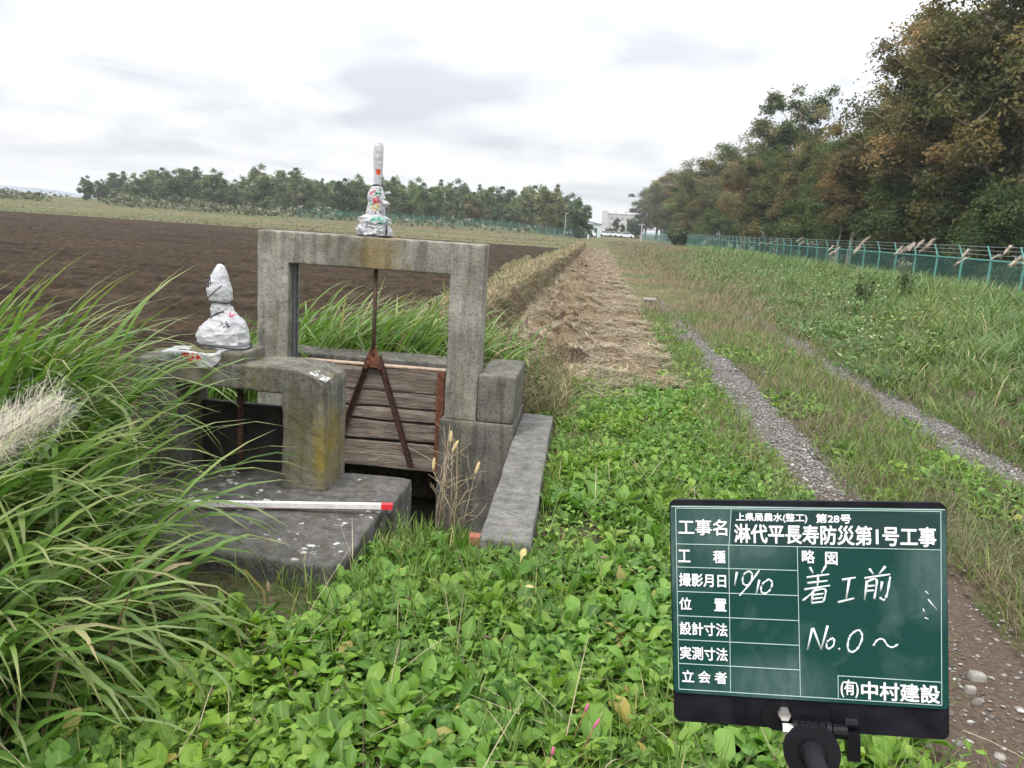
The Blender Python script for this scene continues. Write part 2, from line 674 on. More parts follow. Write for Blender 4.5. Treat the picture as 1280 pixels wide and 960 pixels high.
def pts(x, y, dz=0.0):
    return np.stack([x, y, hgt(x, y) + dz], 1)


# =================================================================== THE GROUND
def axis(segs):
    out = []
    for a, b, st in segs:
        n = max(1, int(round((b - a) / st)))
        out.append(np.linspace(a, b, n, endpoint=False))
    out.append([segs[-1][1]])
    return np.concatenate(out)


def grid_mesh(name, X, Y, zf, m, smooth=True):
    XX, YY = np.meshgrid(X, Y, indexing='xy') if np.ndim(X) == 1 else (X, Y)
    ZZ = zf(XX, YY)
    ny, nx = XX.shape
    I = np.arange(nx * ny).reshape(ny, nx)
    F = np.stack([I[:-1, :-1], I[:-1, 1:], I[1:, 1:], I[1:, :-1]], -1).reshape(-1, 4)
    return mesh_np(name, np.stack([XX, YY, ZZ], -1).reshape(-1, 3), F, m, smooth=smooth)


def ground_mat():
    m, t, b, out = new_mat('grassy soil')
    v = objvec(t, world=True)
    n1 = noise(t, v, 2.2, 5, .6)
    n2 = noise(t, v, 26, 5, .65)
    n3 = noise(t, v, .06, 4, .6)
    c = rampn(t, n2, [(.3, (.028, .022, .015)), (.5, (.07, .052, .034)), (.7, (.14, .11, .07))])
    gq = rampn(t, n2, [(.3, (.018, .032, .010)), (.7, (.07, .095, .03))])
    c = mixc(t, rampn(t, n1, [(.42, 0), (.58, .8)]), c, gq)
    # farther out the ground is grass in broad green and straw bands
    sp = N(t, 'ShaderNodeSeparateXYZ')
    L(t, v, sp.inputs[0])
    far = rampn(t, mth(t, 'MULTIPLY', sp.outputs[1], .01), [(.10, 0), (.16, 1)])
    vb = objvec(t, (.15, 1, 1), world=True)
    nb = noise(t, vb, .16, 5, .6)
    cf = rampn(t, nb, [(.34, (.085, .062, .038)), (.45, (.135, .105, .06)), (.54, (.075, .090, .034)), (.7, (.045, .072, .022))])
    cf = mixc(t, .5, cf, mixc(t, 1.0, cf, rampn(t, noise(t, v, 1.2, 5), [(.3, .45), (.7, 1.5)]), 'MULTIPLY'))
    c = mixc(t, far, c, cf)
    L(t, c, b.inputs['Base Color'])
    b.inputs['Roughness'].default_value = .95
    b.inputs['Specular IOR Level'].default_value = .1
    bump(t, b, n2, .6, .02)
    return m


gx = axis([(-2500, -300, 200), (-300, -60, 15), (-60, -10, 2), (-10, -4, .4), (-4, -2.6, .1), (-2.6, .2, .03), (.2, 4, .06), (4, 14, .3), (14, 60, 2), (60, 300, 20), (300, 2500, 200)])
gy = axis([(-40, -4, 4), (-4, 1, .4), (1, 3, .06), (3, 6.8, .03), (6.8, 10, .07), (10, 20, .2), (20, 40, .5), (40, 100, 2), (100, 300, 8), (300, 800, 50), (800, 3500, 300)])
tag(grid_mesh('ground', gx, gy, lambda x, y: hgt(x, y) - .22 * ss(-3.2, -4.2, x) * ss(4.5, 6, y) * (1 - ss(62, 65, y)) * (1 - ss(.95, 1.15, -x / (y * 1.25 + 4))), ground_mat()), kind='structure')


# ploughed field
def field_mat():
    m, t, b, out = new_mat('ploughed soil')
    v = objvec(t, world=True)
    n1 = noise(t, v, 5.5, 6, .65)
    n2 = noise(t, objvec(t, (.16, 2.4, 1), world=True), .9, 5, .65)
    n4 = noise(t, v, 30, 4, .6)
    c = rampn(t, n1, [(.3, (.0155, .0105, .0064)), (.5, (.031, .0218, .0135)), (.72, (.058, .042, .0265))])
    c = mixc(t, .75, c, mixc(t, 1.0, c, rampn(t, n2, [(.32, (.50, .49, .48)), (.66, (1.5, 1.42, 1.32))]), 'MULTIPLY'))
    st = rampn(t, noise(t, objvec(t, (1, 2.5, 1), world=True), 13, 2), [(.70, 0), (.74, .55)])
    c = mixc(t, st, c, (.16, .12, .08))
    L(t, c, b.inputs['Base Color'])
    b.inputs['Roughness'].default_value = .95
    b.inputs['Specular IOR Level'].default_value = .1
    bump(t, b, mth(t, 'ADD', n1, mth(t, 'MULTIPLY', n4, .4)), 1.0, .05)
    return m


fy = 4.2 * (66 / 4.2) ** np.linspace(0, 1, 300)
ft = np.linspace(0, 1, 320) ** 1.4
FY, FT = np.meshgrid(fy, ft, indexing='ij')
FX = -2.75 + .6 * ss(25, 60, FY) - .15 * (vn(FY * .7, 0 * FY, 4) - .5) - FT * (FY * 1.25 + 4)


def field_z(x, y):
    rough = .075 * np.sin(y * 7.5 + .6 * np.sin(x * .7) + 2 * fbm(x * .5, y * .5, 25)) * fbm(x * .6, y * 1.5, 26) * 1.6 + .12 * (fbm(x * 2.0, y * 5.0, 21, 4) - .5) + .07 * (fbm(x * 7, y * 9, 22, 3) - .5)
    edge = ss(66, 62, y)
    return hgt(x, y, False) - .03 + .05 + rough * (.35 + .65 * edge)


fo = grid_mesh('field', FX[:, ::-1], FY, field_z, field_mat())
tag(fo, kind='structure')


# strip of earth under the cut straw
def strip_mat():
    m, t, b, out = new_mat('straw covered earth')
    v = objvec(t, world=True)
    n1 = noise(t, v, 3.2, 6, .65)
    n2 = noise(t, v, 38, 5, .7)
    n3 = noise(t, objvec(t, (1, .5, 1), world=True), .9, 3)
    c = rampn(t, n2, [(.3, (.070, .049, .029)), (.5, (.16, .120, .072)), (.68, (.28, .225, .140))])
    c = mixc(t, rampn(t, n1, [(.34, .85), (.50, 0)]), c, (.035, .024, .016))
    c = mixc(t, rampn(t, n3, [(.5, 0), (.7, .6)]), c, (.17, .115, .075))
    L(t, c, b.inputs['Base Color'])
    b.inputs['Roughness'].default_value = .95
    b.inputs['Specular IOR Level'].default_value = .1
    bump(t, b, mth(t, 'ADD', n1, n2), .9, .03)
    return m


sy = axis([(7.7, 14, .06), (14, 30, .15), (30, 64, .5)])
st_ = np.linspace(0, 1, 60)
SY, ST = np.meshgrid(sy, st_, indexing='ij')
SX0 = -.88 + .2 * ss(10, 50, SY) + .15 * (vn(SY * 1.2, SY * 0, 41) - .5)
SX1 = .88 + .18 * ss(12, 50, SY) + .22 * (vn(SY * 1.4, SY * 0, 42) - .5)
SX = SX0 + (SX1 - SX0) * ST


def strip_z(x, y):
    cl = np.clip(fbm(x * 3.3, y * 3.3, 51, 4) - .44, 0, 1) * .42
    side = .5 + 1.1 * ss(.25, -.35, x)
    return hgt(x, y) + .02 + cl * side + .04 * (fbm(x * 9, y * 9, 52, 2) - .5)


tag(grid_mesh('dirt_strip', SX, SY, strip_z, strip_mat()), kind='structure')


# gravel wheel tracks
def track_mat():
    m, t, b, out = new_mat('gravel track')
    v = objvec(t, world=True)
    vo = N(t, 'ShaderNodeTexVoronoi', inp={'Scale': 42.0, 'Randomness': 1.0})
    L(t, v, vo.inputs['Vector'])
    n2 = noise(t, v, 3.0, 5, .6)
    n3 = noise(t, v, 60, 3, .6)
    st = rampn(t, vo.outputs['Color'], [(0, (.075, .068, .060)), (.5, (.155, .145, .132)), (1, (.28, .27, .25))])
    st = mixc(t, rampn(t, vo.outputs['Distance'], [(.42, 0), (.62, 1)]), st, (.035, .03, .025))
    earth = rampn(t, n3, [(.3, (.04, .028, .020)), (.7, (.10, .072, .052))])
    sp = N(t, 'ShaderNodeSeparateXYZ')
    L(t, v, sp.inputs[0])
    near = rampn(t, mth(t, 'MULTIPLY', sp.outputs[1], .1), [(.36, 1), (.60, 0)])
    f = mth(t, 'ADD', mth(t, 'MULTIPLY', near, .42), n2)
    c = mixc(t, rampn(t, f, [(.52, 0), (.66, 1)]), st, earth)
    L(t, c, b.inputs['Base Color'])
    b.inputs['Roughness'].default_value = .9
    b.inputs['Specular IOR Level'].default_value = .2
    bump(t, b, mth(t, 'SUBTRACT', n2, mth(t, 'MULTIPLY', vo.outputs['Distance'], .8)), .8, .02)
    return m


TM = track_mat()
for c0, c1, hw, y0, y1 in ((1.58, 1.64, .30, -3, 20), (3.05, 3.22, .24, -3, 20)):
    ty = axis([(y0, 1.5, .3), (1.5, 8, .08), (8, y1, .2)])
    tt_ = np.linspace(-1, 1, 15)
    TY, TT = np.meshgrid(ty, tt_, indexing='ij')
    cc = c0 + (c1 - c0) * ss(3, 13, TY) - (.15 * ss(4.2, 2.2, TY) if c0 < 2 else 0)
    wv = hw * (1 + .5 * (vn(TY * 1.5, TT * 0 + (TT > 0) * 9, 61) - .5)) * (1 - .25 * ss(10, 16, TY)) * (1 - .98 * ss(15, 20, TY)) * (1 + (.35 * ss(5, 2.5, TY) if c0 < 2 else 0))
    o = grid_mesh('track', cc + wv * TT, TY, lambda x, y, TT=TT: hgt(x, y) + .014 + .012 * (fbm(x * 12, y * 12, 62, 2) - .5) - .06 * ss(.8, 1, np.abs(TT)), TM)
    tag(o, kind='structure')

# water standing in the gate pit
m, t, b, out = new_mat('dark water')
b.inputs['Base Color'].default_value = (.012, .011, .008, 1)
b.inputs['Roughness'].default_value = .08
wa = MB().add([(-2.38, 4.1, -.62), (-.46, 4.1, -.62), (-.46, 5.85, -.62), (-2.38, 5.85, -.62)], [(0, 1, 2, 3)]).build('water', m)
tag(wa, kind='structure')

# far hills at the left horizon
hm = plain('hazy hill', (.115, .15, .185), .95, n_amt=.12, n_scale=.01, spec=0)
for (px0, px1, top, Yh, seed) in ((-260, 42, 13, 1500, 1), (20, 130, 4, 1900, 2)):
    xa, xb = at(px0, 240, Y=Yh)[0], at(px1, 240, Y=Yh)[0]
    hx_ = np.linspace(xa, xb, 60)
    hy_ = np.linspace(Yh, Yh + 300, 9)
    def hz(x, y, xa=xa, xb=xb, Yh=Yh, top=top, seed=seed):
        u = (x - xa) / (xb - xa)
        return (ss(0, .3, u) * ss(1, .82, u)) * np.sin((y - Yh) / 300 * math.pi) ** .6 * (top + top * .5 * (fbm(u * 9, y * .004, seed, 3) - .5)) * 1.2 - 2
    tag(grid_mesh('hill', hx_, hy_, hz, hm), kind='structure')

# =================================================================== CONCRETE SLUICE
C_FRAME = concrete('frame concrete', .25, .4, .45, stain=[((-1.44, 5.3, 1.24), (.20, .3, .22), (.20, .14, .03), .75), ((-1.62, 5.3, 1.27), (.12, .3, .2), (.05, .05, .04), .6)])
C_PIER = concrete('pier concrete', .15, .45, .5)
C_SMALL = concrete('mossy concrete', .14, .75, .5, stain=[((-1.31, 3.9, .30), (.05, .3, .22), (.22, .165, .02), .85), ((-1.42, 3.84, .3), (.09, .2, .28), (.13, .115, .03), .5)])
C_SLAB = concrete('slab concrete', .105, .15, .5, speck=.9, tint=(1, .95, .9))
C_WING = concrete('wing wall concrete', .16, .10, .35, tint=(1, .97, .93))
RUST = plain('rusty iron', (.060, .030, .020), .85, .2, .6, 28, .3, .5)
RUST2 = plain('bright rust', (.13, .05, .028), .85, .1, .6, 30, .3, .5)
GROOVE = plain('dull steel channel', (.16, .165, .17), .55, .6, .4, 30)


def cpart(name, m, parent, *a, **k):
    V, F = rbox(*a, **k)
    o = mesh_np(name, V, F, m, smooth=True)
    return keep(o, parent) if parent is not None else o


def chip(V, nrm):
    return V


def cast(name, poly, y0, y1, m, parent, bev=.012, rough=.004, res=.05, seed=0, fn=None):
    """one cast piece: an outline in x,z with depth, worn edges and an uneven skin"""
    bm = bmesh.new()
    mb = MB().prism(poly, (y0, y1))
    vs = [bm.verts.new(p) for p in np.concatenate(mb.V)]
    for f in mb.F:
        bm.faces.new([vs[i] for i in f])
    bmesh.ops.recalc_face_normals(bm, faces=bm.faces)
    bmesh.ops.bevel(bm, geom=list(bm.edges), offset=bev, segments=3, profile=.6, affect='EDGES', clamp_overlap=True)
    bmesh.ops.triangulate(bm, faces=[f for f in bm.faces if len(f.verts) > 4])
    for _ in range(7):
        ed = [e for e in bm.edges if e.calc_length() > res]
        if not ed:
            break
        bmesh.ops.subdivide_edges(bm, edges=ed, cuts=1)
        bmesh.ops.triangulate(bm, faces=[f for f in bm.faces if len(f.verts) > 4])
    bm.normal_update()
    V = np.array([v.co[:] for v in bm.verts])
    nr_ = np.array([v.normal[:] for v in bm.verts])
    V = V + nr_ * (rough * (vn3(V, 6, seed) + .7 * vn3(V, 21, seed + 3)))[:, None]
    if fn is not None:
        V = fn(V, nr_)
    for v, p in zip(bm.verts, V):
        v.co = p
    me = bpy.data.meshes.new(name)
    bm.to_mesh(me)
    bm.free()
    return keep(link(name, me, m, None, True), parent)


fr = empty('concrete_sluice', (-1.48, 5.35, -.7))
tag(fr, 'tall grey concrete gate frame with a yellow stain below the bag on its beam', 'sluice')
cast('frame', [(-2.256, -.7), (-2.256, 1.362), (-.705, 1.362), (-.707, .17), (-.930, .17), (-.933, 1.152), (-2.036, 1.152), (-2.036, -.7)], 5.26, 5.47, C_FRAME, fr, seed=1)
cpart('pier', C_PIER, fr, -.955, -.445, 5.235, 5.95, -.75, .172, bev=.014, seed=4)
cpart('side_block', C_PIER, fr, -.704, -.450, 5.243, 5.95, .1725, .500, bev=.014, seed=5, rough=.006)
cpart('head_wall', C_PIER, fr, -2.256, -.958, 5.62, 5.95, -.3, .488, bev=.015, seed=6)
g = MB()
g.box(-2.034, -2.024, 5.33, 5.345, -.6, 1.148).box(-2.034, -2.024, 5.405, 5.42, -.6, 1.148).box(-2.0355, -2.032, 5.345, 5.405, -.6, 1.148)
keep(g.build('guide_channel', GROOVE, None), fr)

wg = empty('wing_wall', (-.31, 4.5, -.75))
tag(wg, 'low flat-topped concrete wing wall running towards the camera beside the weeds', 'wall')


def wingfn(V, n):
    V = V.copy()
    k = (5.2 - V[:, 1]) / 2.0
    V[:, 0] += .03 * k
    return V


cpart('wall', C_WING, wg, -.44, -.20, 3.40, 5.22, -.8, .10, bev=.014, seed=7, fn=wingfn)
cpart('wall_end', C_WING, wg, -.443, -.205, 5.225, 5.95, -.8, .098, bev=.012, seed=8)

sb = empty('concrete_slab', (-2.1, 3.5, -.4))
tag(sb, 'worn dark concrete slab with white lichen specks under the survey rod', 'slab')


def slabfn(V, n):
    V = V.copy()
    top = V[:, 2] > .07
    V[top, 2] += .014 * vn3(V[top], 3.0, 71)
    fe = (V[:, 0] > -1.0) & top
    V[fe, 0] += .02 * vn3(V[fe], 9, 72)
    fe = (V[:, 1] < 3.03) & top
    V[fe, 1] += .02 * vn3(V[fe], 9, 73)
    return V


cpart('block', C_SLAB, sb, -3.3, -.935, 2.99, 3.80, -.5, .095, bev=.022, res=.03, rough=.006, seed=9, fn=slabfn)
cpart('ledge', C_SLAB, sb, -3.3, -.90, 3.803, 4.20, -.8, .085, bev=.02, res=.03, rough=.006, seed=10)

sf = empty('small_concrete_sluice', (-1.75, 4.0, .09))
tag(sf, 'low mossy concrete gate frame with a broken corner, behind the long grass', 'sluice')


def brk(V, n):
    V = V.copy()
    top = np.clip((V[:, 2] - .50) / .2, 0, 1)
    dx = np.clip((V[:, 0] + 1.44) / .15, 0, 1)
    k = top * dx
    V[:, 2] -= k * (.010 * (1 + 1.6 * vn3(V, 26, 75)) + .010 * vn3(V, 60, 78))
    V += (.0035 * vn3(V, 48, 79))[:, None] * n
    V[:, 0] -= k * .012 * (1 + 1.6 * vn3(V, 30, 76))
    V[:, 1] += k * .016 * vn3(V, 24, 77)
    return V


cast('frame', [(-2.30, .08), (-2.30, .715), (-1.50, .717), (-1.43, .714), (-1.395, .704), (-1.36, .702), (-1.325, .686), (-1.298, .672), (-1.288, .640), (-1.286, .08), (-1.513, .08), (-1.515, .588), (-2.08, .594), (-2.08, .08)], 3.842, 4.19, C_SMALL, sf, bev=.009, res=.02, rough=.0055, seed=11, fn=brk)
cpart('pedestal', C_SMALL, sf, -2.08, -1.735, 3.850, 4.16, .705, .772, bev=.012, res=.03, rough=.006, seed=14)
# chips of pale broken concrete on the corner
mbc = MB()
for k in range(60):
    a = RNG.uniform(0, 1) ** .8
    p = np.array([-1.455 + .155 * a + RNG.normal() * .008, 3.86 + abs(RNG.normal(0, .05)), .700 - .036 * a ** 1.5 + RNG.normal() * .003])
    s = RNG.uniform(.003, .011)
    q = RNG.normal(size=(8, 3)) * .45 + np.array([(i, j, k2 * .6) for i in (-1, 1) for j in (-1, 1) for k2 in (-1, 1)])
    mbc.add(q * s + p, [(0, 1, 3, 2), (4, 6, 7, 5), (0, 4, 5, 1), (2, 3, 7, 6), (0, 2, 6, 4), (1, 5, 7, 3)])
keep(mbc.build('broken_edge', plain('fresh concrete chips', (.40, .40, .38), .9, n_amt=.35, n_scale=60), None), sf)['kind'] = 'stuff'


# ------------------------------------------------------------------ the gates
def wood_mat():
    m, t, b, out = new_mat('weathered plank')
    v = objvec(t, (1, 3, 12))
    n1 = noise(t, v, 3.0, 6, .65, .4)
    n2 = noise(t, objvec(t, (2.4, 3, 40)), 4.0, 4, .6, .6)
    n3 = noise(t, objvec(t), 2.2, 4, .6)
    c = rampn(t, n1, [(.28, (.06, .045, .034)), (.48, (.165, .132, .102)), (.72, (.32, .272, .22))])
    c = mixc(t, mth(t, 'MULTIPLY', rampn(t, n2, [(.36, 1), (.5, 0)]), .7), c, (.03, .022, .018))
    c = mixc(t, rampn(t, n3, [(.56, 0), (.74, .7)]), c, (.12, .055, .03))
    L(t, c, b.inputs['Base Color'])
    b.inputs['Roughness'].default_value = .85
    bump(t, b, mth(t, 'ADD', n1, n2), .8, .012)
    return m


WOOD = wood_mat()
gt = empty('sluice_gate', (-1.47, 5.36, -.27))
tag(gt, 'weathered wooden sluice gate with a rusty A-shaped iron brace and lifting rod', 'gate')
zs = [-.27, -.075, .02, .12, .255, .33, .472]
zs = [-.27, -.06, .085, .185, .30, .472]
for k in range(5):
    def wfn(V, n, k=k):
        V = V.copy()
        e = (V[:, 2] - zs[k]) / (zs[k + 1] - zs[k])
        V[:, 2] += np.where(e > .8, -1, 1) * .011 * np.clip(vn(V[:, 0] * 5 + k * 9, V[:, 0] * 0, 80), 0, 1) * ((e > .8) | (e < .2))
        V[:, 1] += .006 * vn3(V * np.array([2, 1, 9]), 3, 81 + k)
        return V
    cpart('plank', WOOD, gt, -2.022, -.956, 5.395 + .004 * (k % 2), 5.44, zs[k] + .003, zs[k + 1] - .003, bev=.006, res=.03, rough=.002, seed=20 + k, fn=wfn)
topb = MB().box(-2.022, -.956, 5.39, 5.45, .4735, .484)
keep(topb.build('top_batten', plain('pale split wood', (.34, .25, .18), .8, n_amt=.35, n_scale=30), None), gt)


def flat_bar(a, b_, wid, thick, y0):
    a = np.array(a)
    b_ = np.array(b_)
    d = (b_ - a) / np.linalg.norm(b_ - a)
    n = np.array([-d[1], d[0]])
    q = [a + n * wid / 2, a - n * wid / 2, b_ - n * wid / 2, b_ + n * wid / 2]
    return [(p[0], p[1]) for p in q], (y0 - thick, y0)


for sx in (-1, 1):
    mb = MB()
    mb.prism(*flat_bar((-1.462 + sx * .03, .545), (-1.462 + sx * .285, -.225), .042, .008, 5.392))
    mb.prism(*flat_bar((-1.462 + sx * .044, .535), (-1.462 + sx * .30, -.225), .008, .034, 5.383))
    keep(mb.build('brace', RUST, None), gt)
    mb = MB().box(-1.482 + sx * .50 - .026, -1.482 + sx * .50 + .026, 5.368, 5.392, -.262, .468)
    keep(mb.build('side_strap', RUST2, None), gt)
mb = MB().prism([(-1.475, .62), (-1.449, .62), (-1.395, .475), (-1.41, .455), (-1.435, .468), (-1.462, .472), (-1.49, .468), (-1.514, .455), (-1.529, .475)], (5.350, 5.366))
gus = keep(mb.build('gusset_plate', RUST2, None), gt)
for bx, bz in ((-1.462, .565), (-1.425, .49), (-1.499, .49)):
    MB().tube([(bx, 5.335, bz), (bx, 5.35, bz)], .011, 6).build('bolt', RUST, gus)
mb = MB().tube([(-1.462, 5.358, .60), (-1.462, 5.36, .9), (-1.462, 5.36, 1.16)], .0145, 10)
keep(mb.build('lifting_rod', plain('brown rod', (.10, .068, .046), .8, .2, .5, 25), None, True), gt)

sg = empty('small_sluice_gate', (-1.8, 4.05, -.6))
tag(sg, 'small gate coloured dark for shade, with a rusty lifting screw under the low mossy beam', 'gate')
cpart('panel', plain('shade darkened wood', (.022, .019, .016), .8, n_amt=.5, n_scale=12), sg, -2.076, -1.516, 4.11, 4.16, -.6, .45, bev=.006, rough=.003, seed=31)  # panel colour kept near black to carry the shade inside the opening
mb = MB()
prof = []
for k in range(60):
    z0 = .02 + k * .0098
    prof.append((z0, .016 + .0035 * (k % 2)))
mb.tube([(-1.82, 4.03, z) for z, r in prof], [r for z, r in prof], 10)
keep(mb.build('lifting_screw', RUST, None), sg)
mb = MB().box(-1.845, -1.795, 4.05, 4.108, -.05, .05)
keep(mb.build('bracket', RUST2, None), sg)

# survey rod lying on the slab
rod = empty('survey_rod', (-1.55, 3.47, .1))
tag(rod, 'long white survey rod with a red tip lying across the worn slab', 'rod')
ra, rb = np.array([-2.55, 3.235, .122]), np.array([-.872, 3.626, .122])
rd = (rb - ra) / np.linalg.norm(rb - ra)
rn = np.array([-rd[1], rd[0], 0])


def barlet(a, b_, hw, z0, z1):
    q = [a + rn * hw, a - rn * hw, b_ - rn * hw, b_ + rn * hw]
    V = [(p[0], p[1], z0) for p in q] + [(p[0], p[1], z1) for p in q]
    return V, [(0, 3, 2, 1), (4, 5, 6, 7), (0, 1, 5, 4), (1, 2, 6, 5), (2, 3, 7, 6), (3, 0, 4, 7)]


tipa = rb - rd * .055
keep(MB().add(*barlet(ra, tipa, .014, .113, .137)).build('shaft', plain('white rod paint', (.62, .60, .60), .5, n_amt=.15, n_scale=30), None), rod)
keep(MB().add(*barlet(tipa + rd * .001, rb, .0145, .112, .138)).build('tip', plain('red rod paint', (.62, .03, .04), .45), None), rod)
keep(MB().add(*barlet(ra, tipa - rd * .01, .012, .1075, .1125)).build('lower_edge', plain('brown rod edge', (.22, .10, .05), .6), None), rod)

# orange peg
pg = MB()
V, F = rbox(-.462, -.408, 3.40, 3.45, -.2, .105, bev=.006, res=.03, rough=.004, seed=33)
m, t, b, out = new_mat('faded orange paint')
v = objvec(t, world=True)
sp = N(t, 'ShaderNodeSeparateXYZ')
L(t, v, sp.inputs[0])
f = mth(t, 'ADD', mth(t, 'MULTIPLY', sp.outputs[2], 5.0), mth(t, 'MULTIPLY', noise(t, objvec(t, (1, 1, .3), world=True), 60, 4), .9))
L(t, rampn(t, f, [(.55, (.14, .10, .05)), (1.0, (.20, .075, .035)), (1.3, (.24, .07, .035))]), b.inputs['Base Color'])
b.inputs['Roughness'].default_value = .8
tag(mesh_np('marker_peg', V, F, m, smooth=True), 'short orange painted wooden peg in the grass by the wing wall end', 'peg')


# ------------------------------------------------------------------ wrapped handles (plastic bags)
def bag_mat(name, marks, base=(.62, .625, .64)):
    m, t, b, out = new_mat(name)
    v = objvec(t, world=True)
    n = noise(t, v, 55, 4, .6, .8)
    c = rampn(t, noise(t, v, 9, 3), [(.3, tuple(k * .9 for k in base)), (.7, base)])
    nz = noise(t, v, 70, 3, .6)
    for (mc, mr, col, cut) in marks:
        f = blob(t, v, mc, mr, .12, mth(t, 'MULTIPLY', mth(t, 'SUBTRACT', noise(t, v, 30, 2), .5), .8))
        f = mth(t, 'GREATER_THAN', f, .02)
        if cut:
            f = mth(t, 'MULTIPLY', f, mth(t, 'GREATER_THAN', nz, cut))
        c = mixc(t, f, c, col)
    L(t, c, b.inputs['Base Color'])
    b.inputs['Roughness'].default_value = .32
    b.inputs['Specular IOR Level'].default_value = .5
    tr = N(t, 'ShaderNodeBsdfTranslucent')
    L(t, c, tr.inputs[0])
    ms = N(t, 'ShaderNodeMixShader', inp={0: .4})
    L(t, b.outputs[0], ms.inputs[1])
    L(t, tr.outputs[0], ms.inputs[2])
    L(t, ms.outputs[0], out.inputs[0])
    vo = N(t, 'ShaderNodeTexVoronoi', inp={'Scale': 42.0})
    L(t, v, vo.inputs['Vector'])
    bump(t, b, mth(t, 'ADD', vo.outputs['Distance'], mth(t, 'MULTIPLY', n, .5)), .38, .012)
    return m


def lathe(prof, n=110, wr=.1, seed=0, dens=14):
    """prof rows: z, cx, cy, rx, ry; crumpled film"""
    pr = np.array(prof, float)
    zz_ = np.linspace(0, len(pr) - 1, (len(pr) - 1) * 12 + 1)
    P = np.stack([np.interp(zz_, np.arange(len(pr)), pr[:, k]) for k in range(5)], 1)
    a = np.linspace(0, 2 * math.pi, n, endpoint=False)
    V = []
    for (z, cx_, cy_2, rx, ry) in P:
        V.append(np.stack([cx_ + rx * np.cos(a), cy_2 + ry * np.sin(a), 0 * a + z], 1))
    V = np.concatenate(V)
    ctr = np.repeat(P[:, 1:3], n, 0)
    dirn = V[:, :2] - ctr
    rr = np.linalg.norm(dirn, axis=1) + 1e-6
    ang = np.arctan2(dirn[:, 1], dirn[:, 0])
    g = np.random.default_rng(seed)
    cells = []
    for m_, amp in ((60, 1.0), (260, .55)):
        C_ = V[g.integers(0, len(V), m_)] + g.normal(size=(m_, 3)) * .012
        dd = np.sqrt(((V[:, None, :] - C_[None]) ** 2).sum(2))
        dd.sort(axis=1)
        q = dd[:, 0] / (dd[:, 1] + 1e-6)
        cells.append(amp * (q - q.mean()))
    k = 1 + wr * 2.2 * (cells[0] + cells[1]) + .5 * wr * vn3(V, dens, seed)
    k += .45 * wr * np.sin(ang * 7 + V[:, 2] * 22 + 3 * vn3(V, dens * .7, seed + 8) + seed)
    V[:, :2] = ctr + dirn * k[:, None]
    V[:, 2] += wr * .08 * vn3(V, dens * 1.6, seed + 9)
    R = len(P)
    I = np.arange(R * n).reshape(R, n)
    J = np.roll(I, -1, 1)
    F = np.stack([I[:-1], J[:-1], J[1:], I[1:]], -1).reshape(-1, 4)
    V = np.concatenate([V, [[P[0, 1], P[0, 2], P[0, 0]], [P[-1, 1], P[-1, 2], P[-1, 0]]]])
    b0, t0 = R * n, R * n + 1
    T = np.concatenate([np.stack([np.full(n, b0), J[0], I[0]], -1), np.stack([np.full(n, t0), I[-1], J[-1]], -1)])
    return V, [F, T]


CORD = plain('black cord', (.012, .012, .016), .6)


def ring(cx_, cy_2, z, rx, ry, r, tilt=0, n=40):
    return [(cx_ + rx * math.cos(a), cy_2 + ry * math.sin(a), z + tilt * math.cos(a) + .004 * math.sin(3 * a)) for a in np.linspace(0, 2 * math.pi, n)]


b1 = empty('wrapped_handle', (-1.91, 4.03, .765))
tag(b1, 'gate handle wrapped in white plastic bags tied with black cord on the low mossy frame', 'wrapped handle')
BM1 = bag_mat('white carrier film', [
    ((-1.985, 3.97, 1.115), (.030, .06, .030), (.012, .012, .025), .40),
    ((-1.89, 3.95, 1.155), (.008, .06, .030), (.02, .02, .04), .50),
    ((-2.00, 3.85, .735), (.050, .14, .024), (.62, .05, .015), .45),
    ((-2.08, 3.85, .735), (.022, .14, .014), (.03, .30, .22), .5),
    ((-1.86, 3.9, .90), (.03, .1, .018), (.05, .05, .07), .55)])
V, F = lathe([(.768, -1.89, 4.03, .13, .10), (.778, -1.90, 4.03, .128, .10), (.784, -1.905, 4.03, .120, .095), (.795, -1.912, 4.03, .138, .107), (.83, -1.918, 4.03, .140, .11), (.87, -1.910, 4.03, .124, .10), (.91, -1.895, 4.03, .095, .08), (.94, -1.90, 4.03, .066, .06), (.965, -1.91, 4.03, .052, .05), (.985, -1.915, 4.03, .05, .05)], wr=.05, seed=3, dens=9)
keep(mesh_np('lower_bag', V, F, BM1, smooth=True), b1)
V, F = lathe([(.93, -1.915, 4.03, .058, .055), (.97, -1.928, 4.03, .052, .05), (1.005, -1.925, 4.03, .045, .045), (1.02, -1.928, 4.03, .060, .055), (1.07, -1.935, 4.03, .066, .06), (1.12, -1.937, 4.03, .053, .050), (1.165, -1.930, 4.03, .036, .034), (1.195, -1.926, 4.03, .020, .02), (1.205, -1.932, 4.03, .008, .008)], wr=.045, seed=8, dens=12)
keep(mesh_np('upper_bag', V, F, BM1, smooth=True), b1)
